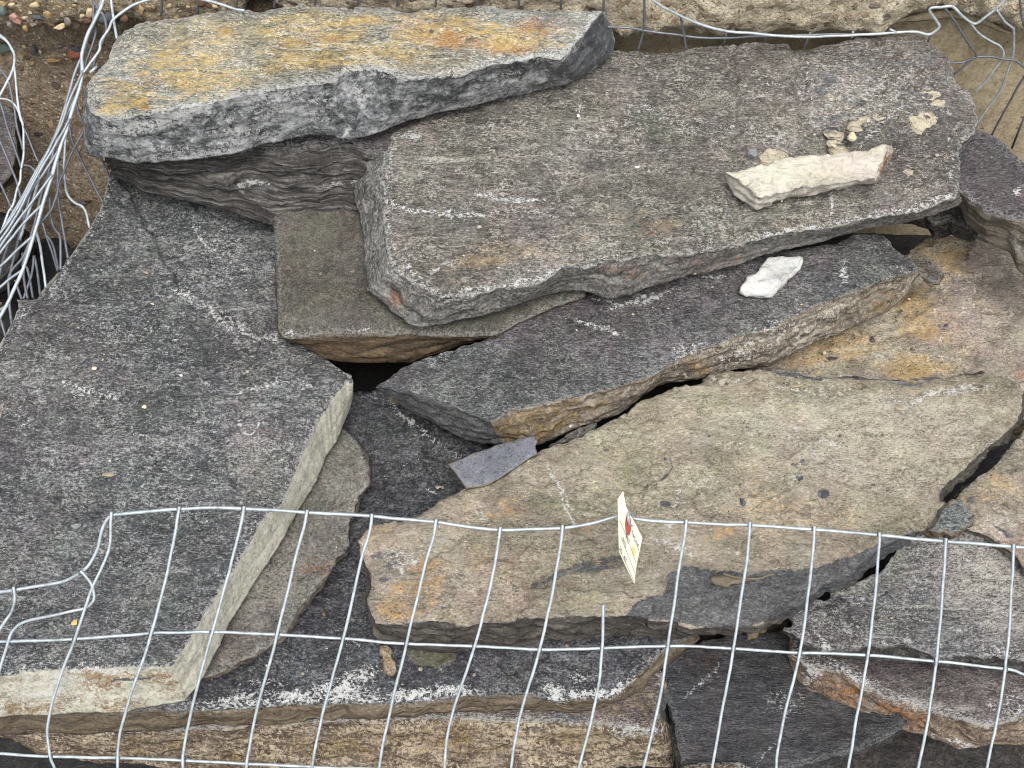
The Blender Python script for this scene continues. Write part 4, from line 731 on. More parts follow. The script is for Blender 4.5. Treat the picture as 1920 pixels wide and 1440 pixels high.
s10 = slab('flagstone', [(687, 987, 685, 990), (670, 1010, 668, 1014), (677, 1037, 675, 1042), (693, 1070, 690, 1075), (695, 1093, 692, 1096), (685, 1113, 684, 1118), (693, 1137, 694, 1146), (702, 1163, 703, 1190), (718, 1165, 712, 1203), (740, 1163, 745, 1212), (800, 1157, 805, 1222), (873, 1167, 850, 1224), (923, 1160, 940, 1214), (1000, 1153, 1007, 1206), (1080, 1152, 1090, 1199), (1140, 1157, 1135, 1195), (1180, 1152, 1180, 1193), (1273, 1157, 1257, 1198), (1300, 1166, 1305, 1193), (1363, 1160, 1378, 1187), (1427, 1158, 1424, 1177), (1487, 1137, 1478, 1153), (1515, 1117, 1520, 1128),
     (1550, 1090, 1552, 1104), (1580, 1083, 1584, 1097), (1607, 1070, 1612, 1083), (1613, 1057, 1616, 1070), (1647, 1027, 1652, 1040), (1670, 1013, 1674, 1024), (1703, 992, 1704, 1006), (1743, 983, 1742, 990), (1757, 968, 1756, 980), (1758, 955), (1772, 943, 1771, 948), (1762, 936, 1766, 946), (1763, 923, 1768, 930), (1780, 900, 1786, 908), (1813, 872, 1819, 880), (1847, 840, 1853, 848), (1872, 820, 1878, 828), (1900, 796, 1905, 806), (1917, 764, 1921, 774), (1920, 735, 1923, 742), (1911, 720), (1890, 708),
     (1860, 700), (1813, 698), (1753, 706), (1720, 716), (1680, 712), (1580, 706), (1520, 702), (1480, 696), (1433, 690), (1390, 689), (1333, 693), (1317, 710), (1280, 722), (1257, 727), (1207, 747), (1160, 780), (1113, 807), (1057, 827), (1003, 848), (940, 889), (873, 913), (827, 937), (793, 960), (780, 967), (740, 976), (700, 982)],
     *frame(.14, (.5, 0)), .055, m10, 'big tan and grey slab in the lower middle, behind the paper tag', 'stone slab', G1, seed=10, terr=2.2, rough=1.3, jag=1.0, strata=1.8, wave=1.6, edge_len=.004, step=.0018,
     cuts=[([(975, 1100), (1010, 1080), (1060, 1060), (1100, 1045), (1170, 1030), (1240, 1062), (1285, 1062), (1340, 1072), (1400, 1080), (1500, 1080), (1560, 1060), (1640, 1000), (1700, 960), (1760, 960), (1700, 1040), (1500, 1180), (1200, 1180), (1240, 1120), (1160, 1110), (1060, 1100)], .009, .0012),
           ([(900, 1130), (975, 1110), (1000, 1125), (960, 1160), (880, 1175), (820, 1150)], .006, .0015), ([(1230, 850), (1262, 880), (1180, 930), (1200, 1000), (1190, 1030), (1120, 920)], .004, .0015), ([(1280, 1130), (1360, 1110), (1470, 1120), (1520, 1100), (1500, 1180), (1280, 1190)], .008, .0015)],
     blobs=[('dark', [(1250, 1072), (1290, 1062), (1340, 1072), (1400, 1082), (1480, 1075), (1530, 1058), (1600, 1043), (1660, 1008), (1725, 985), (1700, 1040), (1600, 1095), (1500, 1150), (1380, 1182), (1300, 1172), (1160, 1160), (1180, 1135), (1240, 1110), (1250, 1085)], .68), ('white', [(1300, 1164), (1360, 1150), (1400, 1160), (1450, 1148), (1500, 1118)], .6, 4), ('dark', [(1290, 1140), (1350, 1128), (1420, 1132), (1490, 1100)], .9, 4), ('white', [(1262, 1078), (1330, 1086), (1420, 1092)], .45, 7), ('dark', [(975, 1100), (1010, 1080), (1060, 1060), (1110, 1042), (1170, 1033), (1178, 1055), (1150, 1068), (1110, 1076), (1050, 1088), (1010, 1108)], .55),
            ('dark', [(690, 1030), (740, 1030), (775, 1040), (770, 1060), (745, 1090), (705, 1108), (695, 1080)], .45), ('white', [(1030, 880), (1045, 915), (1060, 955), (1078, 988)], .95, 3.5), ('white', [(1038, 880), (1055, 925), (1070, 960)], .6, 2.5), ('white', [(1100, 930), (1115, 950), (1125, 985)], .6, 3), ('white', [(905, 945), (925, 1000)], .6, 3), ('white', [(1490, 800), (1500, 850), (1496, 910)], .55, 5),
            ('white', [(1700, 765), (1750, 742), (1815, 725)], .85, 7), ('white', [(1500, 726), (1600, 742), (1700, 752)], .5, 6), ('white', [(1280, 725), (1340, 706), (1430, 712), (1500, 730)], .6, 6), ('dark', [(1440, 692), (1520, 704), (1600, 708), (1680, 714), (1730, 718)], .8, 5), ('dark', [(1262, 850), (1263, 880), (1240, 905), (1202, 930), (1193, 952)], .75, 3.5), ('dark', [(820, 1140), (890, 1134), (960, 1120), (975, 1100)], .7, 3.5),
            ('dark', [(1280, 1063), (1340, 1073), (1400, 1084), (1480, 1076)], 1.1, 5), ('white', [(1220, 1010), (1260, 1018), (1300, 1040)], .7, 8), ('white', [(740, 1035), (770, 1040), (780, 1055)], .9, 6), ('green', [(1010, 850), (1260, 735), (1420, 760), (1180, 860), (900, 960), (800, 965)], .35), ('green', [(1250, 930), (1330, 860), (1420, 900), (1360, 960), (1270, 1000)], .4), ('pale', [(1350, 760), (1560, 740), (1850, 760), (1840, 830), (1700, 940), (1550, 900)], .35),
            ('ochre', [(1420, 900), (1560, 930), (1640, 960), (1560, 1020), (1300, 1040), (1320, 980)], .2), ('ochre', [(700, 1130), (760, 1080), (810, 1040), (860, 1060), (800, 1150), (720, 1160)], .5), ('rust', [(1250, 940), (1150, 930), (1080, 980), (1060, 1020), (1140, 1010)], .32), ('rust', [(860, 1020), (960, 1010), (1040, 1050), (980, 1090), (880, 1070)], .25), ('white', [(1320, 870), (1290, 900), (1265, 950), (1250, 1000)], .5, 9), ('white', [(1480, 830), (1530, 850), (1570, 870)], .5, 10), ('ochre', 800, 1060, 40, 30, 0, .7), ('ochre', 720, 1000, 40, 20, 0, .5), ('ochre', 960, 960, 90, 40, 0, .35), ('ochre', 1400, 1010, 160, 40, 0, .15), ('rust', 790, 1090, 30, 20, -40, .35), ('ochre', 745, 1150, 40, 12, 0, .8),
            ('white', 740, 1055, 40, 26, 20, .5), ('dark', 730, 1050, 30, 40, 30, .55), 
            ('white', 1270, 1020, 40, 14, 20, .4), ('white', 1490, 820, 6, 30, 0, .35), ('white', 1320, 900, 60, 20, -20, .3), ('pale', 1600, 850, 200, 60, 10, .3), ('pale', 1450, 800, 120, 40, 20, .25), ('white', 1800, 735, 80, 7, -8, .7), ('white', 1340, 710, 60, 8, 0, .4), ('white', 1530, 730, 50, 12, 0, .5), ('white', 1060, 930, 4, 60, -28, .7), ('white', 905, 970, 4, 30, -20, .5),
            ('white', 1560, 830, 40, 12, 20, .4), ('green', 1640, 730, 60, 12, 0, .7), ('green', 1200, 800, 90, 30, -20, .5), ('green', 1080, 870, 90, 30, -20, .5), ('green', 1250, 930, 60, 50, 0, .4), ('dark', 1545, 926, 12, 8, -10, 1), ('dark', 1501, 898, 9, 4, -10, 1), ('dark', 1484, 868, 10, 4, 15, .9), ('dark', 1391, 942, 5, 9, 0, 1), ('dark', 1248, 946, 12, 7, 0, .9), ('dark', 1634, 911, 5, 3, 0, .9),
            ('dark', 1321, 861, 6, 3, 0, .8), ('dark', 1505, 862, 8, 3, 0, .7), ('dark', 1560, 740, 60, 6, 4, .45), ('dark', 1490, 735, 30, 8, 0, .4), ('dark', 1700, 722, 60, 6, 0, .6), ('rust', 1150, 960, 60, 40, 0, .25), ('green', 1500, 1060, 60, 20, 0, .35), ('rust', 1080, 1120, 80, 30, 0, .2)])
m18 = stone_mat('blue_grey_slate_flake', (92, 94, 104), (116, 118, 128), (146, 148, 156), seed=28, fleck=.15, stretch=1.2, gs=1.6, edge_w=.15, tint=(108, 118, 116), bump=.5)
slab('stone_chip', [(843, 872), (868, 862), (893, 850), (940, 834), (985, 820), (1002, 815), (1004, 824), (1009, 828), (1003, 838), (1007, 850), (960, 882), (920, 905), (874, 915), (862, 898)], *frame(.147, (3, 3)), .004, m18,
     'thin blue-grey slate flake poking out behind the tan slab', 'stone chip', None, seed=28, jag=.5, rough=.4, terr=.2, step=.002)
slab('stone_chip', [(1030, 838), (1052, 822), (1085, 802), (1119, 792), (1120, 797), (1105, 808), (1070, 830)], *frame(.125), .005, m6,
     'sliver of dull green slate in the black gap under the long charcoal slab', 'stone chip', None, seed=29, jag=.6, step=.002)
# layered flake hanging on the tan slab's front, dead leaf on it
mlf = plain_mat('dry_leaf', (112, 102, 86), .3, 300, .8)
slab('dead_leaf', [(1330, 1084), (1338, 1079), (1362, 1078), (1380, 1082), (1402, 1082), (1420, 1086), (1408, 1092), (1392, 1093), (1378, 1099), (1352, 1098), (1336, 1093)], *frame(.155), .0012, mlf,
     'dry brown curled leaf on the front ledge of the tan slab', 'leaf', None, step=.003, seed=44, rough=1.5, wave=1)
st0, stn = frame(.158)
tube('twig', [hit(x, y, st0, stn) for x, y in [(1355, 1076), (1380, 1083), (1420, 1085), (1440, 1079), (1452, 1077)]], .0009, mlf)
tag(bpy.data.objects['twig'], 'thin pale curved twig lying above the dry leaf', 'twig')
for k, (pts, lab) in enumerate([([(1398, 1180), (1412, 1172), (1424, 1178), (1420, 1196), (1402, 1200)], 'curled brown leaf in the hollow below the tan slab, nearest the flake stack'),
                                ([(1418, 1172), (1440, 1168), (1432, 1184), (1420, 1190)], 'smaller pale leaf scrap in the dark hollow below the tan slab'),
                                ([(1432, 1164), (1470, 1160), (1478, 1176), (1458, 1200), (1444, 1204), (1440, 1186)], 'brown bark scrap at the right of the hollow below the tan slab')]):
    slab('dead_leaf', pts, *frame(.075 + .006 * k, (10, 8 * k)), .0012, plain_mat('leaf_litter', (112, 100, 78), .45, 260, .85) if k == 0 else bpy.data.materials['leaf_litter'], lab, 'leaf', 'dead leaves in the hollow', step=.002, seed=80 + k, rough=2.5, wave=2)

# stones and painted shade in the hollow at the left, behind the wires
mL = stone_mat('greenish_grey_stone', (58, 60, 56), (84, 86, 80), (124, 124, 116), seed=33, edge_w=.2, side=((48, 38, 30), (72, 58, 46), (100, 84, 68)))  # grey-green top, brown broken sides
slab('flagstone', [(-90, 190), (-10, 186), (14, 200), (30, 219, 42, 240), (28, 250, 44, 300), (34, 280, 46, 320), (20, 325, 22, 345), (0, 345, 0, 360), (-90, 380)], *frame(.10, (14, 0)), .05, mL,
     'grey-green stone at the far left edge behind the sagging wires', 'stone slab', G1, seed=33, step=.003)
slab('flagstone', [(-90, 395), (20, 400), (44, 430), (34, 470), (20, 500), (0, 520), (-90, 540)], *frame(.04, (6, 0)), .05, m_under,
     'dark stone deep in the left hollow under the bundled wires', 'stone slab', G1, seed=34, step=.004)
slab('flagstone', [(20, 470), (60, 452), (95, 430), (130, 462), (180, 440), (260, 450), (260, 640), (-20, 700)], *frame(-.05), .05, m_under,  # black slab added in place of the deep hole's shade
     'added black slab standing in for the deep shade at the bottom of the left hollow, next to the wall', 'stone slab', G1, seed=35, step=.005, jag=3)

# ------------------------------------------------------------------ pale offcuts and scraps lying on the stones
mw = stone_mat('pale_limestone', (196, 190, 176), (214, 208, 194), (228, 224, 212), tint=(208, 196, 176), tint_amt=.5, seed=40, stretch=3, grain_ang=6, fleck=.1, edge_w=0, bump=.8, side=((170, 164, 152), (192, 186, 174), (212, 206, 196)), side_white=0,
               ochre2=(156, 104, 66), sspeck=.1, lay=.4)
slab('stone_offcut', [(1358, 327, 1362, 336), (1378, 322), (1397, 319), (1440, 308), (1480, 300), (1520, 296), (1563, 290), (1615, 283), (1662, 279, 1669, 279), (1656, 298, 1664, 300), (1645, 318, 1653, 322), (1640, 336, 1646, 347), (1600, 337, 1612, 347), (1560, 345, 1547, 359), (1510, 350, 1510, 365), (1480, 357, 1480, 368), (1450, 362, 1448, 377), (1428, 366, 1436, 386), (1414, 360, 1421, 392), (1400, 350, 1405, 384), (1385, 342, 1378, 364), (1370, 334, 1368, 350)],
     *frame(.268, (0, 0)), .020, mw, 'long cream stone offcut with an orange broken end, on the huge grey slab', 'stone offcut', None, seed=40, step=.0015, terr=3, rough=1, jag=1.2, strata=.9, bevel=.4,
     blobs=[('rust', 1657, 310, 12, 30, 15, 1.3)])
mw2 = stone_mat('white_stone', (216, 216, 212), (228, 228, 224), (238, 238, 234), seed=41, fleck=.05, edge_w=0, bump=.6, side=((190, 190, 186), (206, 206, 202), (222, 222, 218)), side_white=0, tint=(220, 220, 224))
slab('stone_offcut', [(1440, 485), (1480, 482), (1502, 484), (1493, 500, 1495, 504), (1467, 527, 1469, 532), (1443, 548, 1445, 553), (1423, 552, 1423, 558), (1390, 545, 1389, 551), (1389, 538), (1420, 518), (1430, 502)], *frame(.181, (2, 0)), .008, mw2,
     'small white stone flake lying on the long charcoal slab', 'stone offcut', None, seed=43, step=.002, terr=1.5, jag=.6, bevel=.6, cuts=[([(1470, 480), (1462, 500), (1440, 512), (1420, 530), (1500, 500), (1502, 482)], .0015, .001)])
mort = stone_mat('cream_mortar', (176, 166, 142), (204, 194, 170), (226, 216, 194), seed=45, stretch=1, fleck=.2, edge_w=0, side=((176, 166, 142), (198, 188, 164), (216, 206, 184)), side_white=0)
p7 = frame(.246, (-1, 0))
for k, pts in enumerate([[(1699, 184), (1712, 174), (1738, 167), (1762, 170), (1763, 178), (1748, 185), (1722, 188)], [(1705, 222), (1720, 213), (1745, 211), (1760, 220), (1755, 235), (1728, 249), (1712, 240)], [(1744, 196), (1758, 188), (1771, 190), (1768, 198), (1752, 201)],
                         [(1638, 219), (1648, 211), (1662, 212), (1660, 221), (1645, 223)], [(1598, 230), (1612, 218), (1630, 216), (1628, 226), (1610, 232), (1612, 240), (1596, 238)], [(1545, 248), (1560, 243), (1580, 247), (1578, 256), (1550, 257)], [(1426, 292), (1440, 280), (1462, 282), (1474, 290), (1470, 300), (1445, 305), (1430, 302)],
                         [(1566, 284), (1580, 282), (1584, 288), (1572, 291)], [(1543, 180), (1555, 176), (1562, 182), (1552, 187)], [(1550, 266), (1566, 262), (1580, 268), (1572, 276), (1555, 278)], [(1696, 320), (1705, 316), (1712, 321), (1704, 326)]]):
    slab('mortar_patch', pts, *p7, .0035, mort, seed=90 + k, step=.002, jag=1.4, rough=2.2, terr=.6, bevel=.4, parent=s7)
SURF7 = frame(.252, (-1, 0)); SURF3 = frame(.152); SURF10 = frame(.143, (.5, 0)); SURF9 = frame(.088, (-2, 0)); SURF8 = frame(.174, (1.5, 0)); SURF5 = frame(.066)
cm = {'grey': stone_mat('pale_grey_chip', (128, 132, 132), (158, 162, 162), (190, 192, 190), seed=50, edge_w=.2), 'cream': plain_mat('cream_grit', (212, 200, 170), .2, 400), 'slate': plain_mat('dark_flake', (62, 64, 68), .25, 300),
      'tan': plain_mat('tan_grit', (156, 144, 116), .25, 400), 'yellow': plain_mat('yellow_scrap', (206, 186, 120), .15, 300), 'orange': plain_mat('orange_grit', (160, 122, 84), .2, 300), 'white': plain_mat('white_grit', (220, 218, 210), .1, 400)}
CHIPS = [(1411, 287, SURF7, 16, 13, 8, 'grey', 'grey angular chip at the left end of the cream offcut'), (1600, 259, SURF7, 12, 11, 8, 'cream', 'cream pebble just above the cream offcut, right of the mortar smear'), (1559, 241, SURF7, 15, 5, 2, 'slate', 'thin dark flake above the mortar smears'),
         (1617, 190, SURF7, 10, 3, 2, 'slate', 'narrow black flake on the upper right of the huge slab'), (1620, 361, SURF7, 13, 4, 2, 'slate', 'dark sliver below the orange end of the cream offcut'), (1564, 273, SURF7, 7, 5, 3, 'cream', 'pale crumb between the mortar smears'), (1704, 321, SURF7, 6, 4, 4, 'tan', 'tan crumb by itself right of the cream offcut'),
         (1466, 377, SURF7, 3, 3, 2, 'white', 'tiny white crumb below the cream offcut'), (1195, 313, SURF7, 9, 3, 2, 'white', 'white speck in the middle of the huge grey slab'), (1084, 217, SURF7, 5, 6, 2, 'white', 'white fleck near the top of the huge grey slab'), (1303, 512, frame(.2), 6, 3, 3, 'cream', 'pale crumb below the front edge of the huge grey slab'),
         (273, 510, SURF3, 9, 4, 3, 'tan', 'tan crumb at the upper part of the largest dark slab'), (270, 763, SURF3, 7, 4, 3, 'cream', 'cream crumb in the middle of the largest dark slab'), (339, 704, SURF3, 5, 3, 3, 'white', 'white crumb in the middle of the largest dark slab'), (177, 690, SURF3, 8, 4, 2, 'cream', 'flat cream crumb on the left of the largest dark slab'),
         (286, 570, SURF3, 6, 2, 2, 'cream', 'thin cream crumb left of the pale streak'), (140, 1167, SURF3, 8, 6, 1.5, 'yellow', 'small yellow paper scrap behind the bent mesh corner'), (607, 1152, SURF5, 5, 4, 3, 'orange', 'orange crumb on the blackish slab between mesh wires'), (200, 890, SURF3, 16, 6, 2, 'tan', 'tan flake low on the largest dark slab'), (145, 985, SURF3, 12, 7, 2, 'grey', 'grey flake just above the bent mesh corner'),
         (1491, 724, SURF10, 20, 3, 2, 'tan', 'tan wood splinter at the top of the big tan slab'), (1685, 765, SURF10, 12, 4, 2, 'tan', 'tan chip on the right part of the big tan slab'), (1562, 672, SURF9, 12, 4, 2, 'slate', 'black rectangular flake on the ochre slab'), (1752, 580, SURF9, 4, 3, 3, 'white', 'white crumb on the ochre slab'), (1704, 561, SURF9, 4, 3, 3, 'cream', 'cream crumb in the shadow of the long slab'), (1546, 661, SURF9, 6, 4, 3, 'cream', 'cream crumb by the black flake on the ochre slab'),
         (1503, 571, SURF8, 4, 2, 2, 'yellow', 'tiny yellowish crumb on the long charcoal slab'), (1635, 634, SURF9, 7, 6, 2, 'slate', 'dark ring-like flake on the ochre slab'), (462, 544, SURF3, 2.5, 2, 2, 'white', 'tiny white crumb left of the square-cut slab'), (1545, 927, SURF10, 12, 8, 2, 'slate', 'largest dark flake on the big tan slab'), (1248, 946, SURF10, 11, 7, 2, 'slate', 'dark triangular flake right of the paper tag'), (1501, 898, SURF10, 9, 4, 2, 'slate', 'narrow dark flake above the largest one on the tan slab'),
         (1391, 942, SURF10, 4, 9, 2, 'slate', 'upright dark flake on the tan slab'), (1638, 486, SURF8, 0, 0, 0, None, None)]
for i, (x, y, sf, a, b, h, c, lab) in enumerate(CHIPS):
    if c is None: continue
    k_ = .00042
    chunk('stone_crumb' if c not in ('yellow',) else 'paper_scrap', x, y, sf, (a * k_, b * k_ * 1.2, h * k_), cm[c], lab, 'crumb', 'crumbs and flakes scattered on the slabs', seed=120 + i, up=.2, rot=(i * .37) % .5 - .25, sub=2)


# fine grit lying on the slabs and in their corners: too many to count, one object
gs_ = NT('grit_mix'); gco = gs_.coord(); gnn = gs_.noise(gco, 95, 1, .5)
grit_m = gs_.finish(gs_.ramp(gnn, [(.36, lin((64, 64, 66))), (.46, lin((118, 112, 102))), (.56, lin((150, 140, 120))), (.68, lin((206, 200, 186)))]), .85, .2)
rg = np.random.RandomState(5); GV, GF = [], []
ico = [(0, 0, 1), (.9, 0, .3), (.2, .9, .2), (-.8, .5, .1), (-.6, -.7, .25), (.4, -.8, .1), (0, 0, -.5)]
icf = [(0, 1, 2), (0, 2, 3), (0, 3, 4), (0, 4, 5), (0, 5, 1), (6, 2, 1), (6, 3, 2), (6, 4, 3), (6, 5, 4), (6, 1, 5)]
for cx, cy, sx_, sy_, an, sf, cnt in [(1580, 640, 110, 14, -28, SURF9, 60), (1720, 600, 80, 50, 0, SURF9, 30), (1540, 285, 120, 36, 0, SURF7, 46), (1650, 200, 100, 40, 0, SURF7, 30), (1480, 375, 110, 12, -6, SURF7, 24), (1430, 545, 60, 12, 0, SURF8, 14), (1000, 400, 260, 100, 0, SURF7, 34),
                                      (300, 800, 260, 300, 0, SURF3, 80), (1400, 850, 380, 130, 0, SURF10, 70), (1500, 720, 160, 12, 3, SURF10, 34), (700, 1250, 300, 40, 0, SURF5, 60), (780, 880, 90, 90, 0, SURF5, 24), (620, 1010, 40, 90, 20, frame(.094), 18), (600, 500, 60, 90, 0, frame(.187), 14), (1700, 1140, 150, 50, 0, frame(.102), 30), (1250, 560, 260, 24, -16, SURF8, 26)]:
    for _ in range(cnt):
        a_, b_ = rg.normal(0, .5, 2); x = cx + a_ * sx_ * math.cos(R(an)) - b_ * sy_ * math.sin(R(an)); y = cy + a_ * sx_ * math.sin(R(an)) + b_ * sy_ * math.cos(R(an))
        P = hit(x, y, *sf); q = min(.0019, .0005 + rg.exponential(.00035)); th_ = rg.uniform(0, 6.28); k0 = len(GV)
        u_ = Vector((math.cos(th_), math.sin(th_), 0)); u_ = (u_ - sf[1] * u_.dot(sf[1])).normalized(); v_ = sf[1].cross(u_)
        for c_ in ico:
            j_ = rg.uniform(.7, 1.3); GV.append(tuple(P + (u_ * c_[0] * 1.3 + v_ * c_[1] + sf[1] * c_[2] * .6) * q * j_))
        GF += [tuple(k0 + t_ for t_ in f_) for f_ in icf]
gme = bpy.data.meshes.new('grit'); gme.from_pydata(GV, [], GF)
tag(link('grit', gme, grit_m), 'fine grit and stone crumbs scattered over the slabs', 'grit', None, 'stuff')

# ------------------------------------------------------------------ wire cage: front panel
RW = .0012
fp = empty('wire_mesh_panel', at_depth(1000, 1500, 1.14))
tag(fp, 'front panel of pale galvanised wire mesh with a bent left corner, before the lower stones', 'wire mesh', 'wire mesh panels of the cage')
def fdep(x, y): return 1.085 + (y - 970) * .00004
def fw(name, pts, dz=0.0, r=RW, sub=6):
    return tube(name, [at_depth(x, y, fdep(x, y) + dz + (p[2] if len(p) > 2 else 0)) for p in pts for x, y in [p[:2]]], r, zinc, fp, sub=sub)
HZ = .0024
fw('horizontal_wire', [(-90, 1122), (0, 1110), (60, 1101), (113, 1092), (143, 1078), (167, 1058), (183, 1027), (193, 990), (207, 968), (233, 963), (277, 959), (333, 955), (395, 952), (455, 953), (515, 956), (575, 960), (697, 968), (817, 979), (880, 988), (935, 993), (1000, 993), (1055, 990), (1110, 981), (1165, 966), (1185, 971), (1220, 976), (1286, 980), (1405, 985), (1525, 993), (1647, 1003), (1770, 1015), (1900, 1025), (1990, 1033)], HZ, RW * 1.12)
fw('horizontal_wire', [(-90, 1209), (0, 1203), (140, 1198), (283, 1188), (340, 1186), (397, 1185), (520, 1190), (640, 1197), (762, 1207), (888, 1212), (1010, 1217), (1070, 1217), (1130, 1215), (1250, 1211), (1375, 1216), (1500, 1224), (1627, 1228), (1755, 1240), (1885, 1255), (1920, 1265), (1990, 1285)], HZ)
fw('horizontal_wire', [(-90, 1409), (0, 1413), (95, 1419), (222, 1421), (345, 1426), (465, 1432), (585, 1437), (700, 1442), (830, 1447), (960, 1450), (1085, 1452), (1207, 1455), (1335, 1458), (1456, 1464), (1590, 1472), (1722, 1482), (1850, 1494), (1990, 1510)], HZ)
VW = [[(209, 960), (208, 985), (207, 1017), (197, 1050), (173, 1100), (160, 1140), (140, 1197), (110, 1277), (95, 1330), (89, 1373), (95, 1420), (102, 1442), (108, 1480)],
      [(150, 1070), (160, 1080), (170, 1095), (176, 1112), (175, 1127), (160, 1140, .002), (133, 1147), (83, 1158), (45, 1167), (24, 1183), (14, 1205), (0, 1253), (-22, 1320)],
      [(26, 1100), (28, 1123), (20, 1150), (0, 1180), (-34, 1230)],
      [(336, 950), (330, 990), (310, 1087), (283, 1190), (243, 1310), (222, 1393), (221, 1440), (223, 1485)], [(458, 948), (452, 980), (430, 1070), (397, 1187), (357, 1337), (344, 1410), (343, 1440), (345, 1488)],
      [(577, 955), (570, 990), (553, 1050), (520, 1190), (480, 1337), (467, 1407), (463, 1440), (460, 1490)], [(698, 963), (692, 1000), (677, 1053), (643, 1200), (610, 1320), (587, 1427), (580, 1490)],
      [(819, 974), (812, 1010), (797, 1058), (762, 1207), (730, 1343), (710, 1440), (703, 1492)], [(938, 988), (933, 1030), (920, 1095), (890, 1213), (847, 1343), (835, 1420), (831, 1492)], [(1055, 984), (1050, 1030), (1034, 1120), (1012, 1217), (973, 1350), (958, 1440), (950, 1494)],
      [(1131, 1133), (1130, 1170), (1129, 1213), (1123, 1277), (1107, 1360), (1085, 1440), (1074, 1494)], [(1286, 975), (1283, 1010), (1273, 1070), (1252, 1213), (1237, 1310), (1207, 1440), (1198, 1494)], [(1407, 979), (1404, 1020), (1393, 1100), (1375, 1217), (1357, 1320), (1335, 1440), (1327, 1496)],
      [(1527, 987), (1524, 1030), (1513, 1127), (1500, 1222), (1473, 1333), (1458, 1410), (1456, 1440), (1455, 1496)], [(1649, 997), (1647, 1040), (1640, 1120), (1627, 1228), (1607, 1343), (1590, 1440), (1582, 1498)], [(1774, 1009), (1772, 1050), (1763, 1160), (1755, 1241), (1740, 1347), (1722, 1440), (1712, 1500)], [(1901, 1019), (1899, 1060), (1893, 1160), (1885, 1255), (1867, 1360), (1850, 1440), (1840, 1500)]]
for v in VW: fw('vertical_wire', v)
# weld knots
for x, y in [(209, 964), (336, 954), (457, 953), (576, 959), (697, 968), (818, 978), (937, 992), (1055, 989), (1286, 979), (1406, 985), (1526, 992), (1648, 1002), (1773, 1014), (1900, 1024), (397, 1186), (520, 1190), (643, 1198), (762, 1207), (889, 1213), (1012, 1217), (1129, 1214), (1252, 1212), (1375, 1217), (1500, 1223), (1627, 1228), (1755, 1241), (1885, 1256), (283, 1189), (140, 1198), (95, 1419), (221, 1422), (344, 1427), (152, 1074), (27, 1106)]:
    tube('weld_knot', [at_depth(x - 4, y - .6, fdep(x, y) + .0012), at_depth(x + 4, y + .6, fdep(x, y) + .0012)], RW * 1.32, zinc_dull, fp, smooth=False)
# ------------------------------------------------------------------ crumpled panels behind
bp = empty('wire_mesh_panel', hit(1700, 60, pU + Vector((0, -.02, 0)), NW))
tag(bp, 'rear mesh panel bent over the top of the big grey slab, against the wall', 'wire mesh', 'wire mesh panels of the cage')
def bw(pts, r=RW * .9, m=zinc, off=.022):
    P = []
    for p in pts:
        o = p[2] if len(p) > 2 else off
        P.append(hit(p[0], p[1], pU + Vector((0, -o, 0)), NW))
    return tube('bent_wire', P, r, m, bp, sides=7)
bw([(1135, 51), (1180, 52), (1205, 57), (1260, 64), (1300, 70), (1360, 72), (1420, 68), (1500, 66), (1560, 64), (1620, 66)], m=zinc_dull, off=.026)
bw([(1205, -25), (1222, -2), (1275, 30), (1350, 56), (1430, 64), (1500, 69), (1560, 68), (1600, 66), (1660, 63), (1700, 60), (1722, 60), (1740, 64), (1752, 59), (1761, 50), (1757, 40), (1746, 25), (1744, 17), (1752, 14), (1765, 14), (1780, 12), (1790, 15), (1805, 30), (1825, 43), (1835, 42), (1850, 30), (1870, 14), (1892, -8)], r=RW * 1.05, off=.03)
bw([(1769, 11), (1790, 40), (1815, 80), (1828, 98), (1830, 106), (1818, 115), (1800, 130), (1788, 140)], m=zinc_dull, off=.012)
bw([(1815, 38), (1835, 62), (1860, 78), (1875, 86), (1881, 98), (1879, 110), (1868, 125), (1850, 150), (1828, 172)], off=.010)
bw([(1776, 118), (1805, 117), (1830, 107), (1860, 106), (1878, 110), (1898, 112), (1910, 118), (1935, 138)], off=.012, m=zinc_dull)
bw([(1868, 18), (1885, 40), (1899, 53), (1901, 60), (1900, 100), (1895, 117), (1877, 167), (1850, 205), (1828, 237)], off=.008)
bw([(1925, 136), (1897, 183), (1858, 256)], m=zinc_dull, off=.006); bw([(1930, 196), (1897, 277)], m=zinc_dull, off=.004)
bw([(1912, -15), (1916, 30), (1928, 70)], m=zinc_dull)
bw([(1668, 55), (1683, 62)], off=.03); bw([(1362, 58), (1357, 84)], m=zinc_dull, off=.024); bw([(1437, 60), (1436, 77)], m=zinc_dull, off=.024); bw([(1519, 60), (1508, 89)], m=zinc_dull, off=.024); bw([(1600, 60), (1597, 71)], off=.024)
bw([(1208, -15), (1208, 30), (1206, 57), (1197, 95)], m=zinc_dull, off=.026); bw([(1275, 28), (1281, 62), (1287, 92)], m=zinc_dull, off=.026); bw([(1131, -15), (1131, 20), (1129, 45)], m=zinc_dull, off=.03); bw([(1748, 60), (1740, 78)], m=zinc_dull)
for x, yb in [(304, 29), (371, 25), (444, 16), (515, 14), (592, 11), (671, 8), (745, 11), (818, 12), (896, 13), (973, 15), (1052, 17)]:
    bw([(x + 1, -18), (x, 2), (x - 1, yb)], m=zinc_dull, off=.02)
bl = empty('wire_mesh_panel', at_depth(40, 600, 1.25))
tag(bl, 'side mesh panel crushed into a bundle of bright wires at upper left', 'wire mesh', 'wire mesh panels of the cage')
dT = (hit(190, 0, pU, NW) - CAM).dot(F)
def ldep(x, y): return (dT - .05) + (1.16 - dT + .05) * max(0, min(1.1, y / 600.0)) ** .8
zinc_mid = plain_mat('bundle_zinc', (150, 157, 162), .25, 240, .48, .35, .5, .0001)
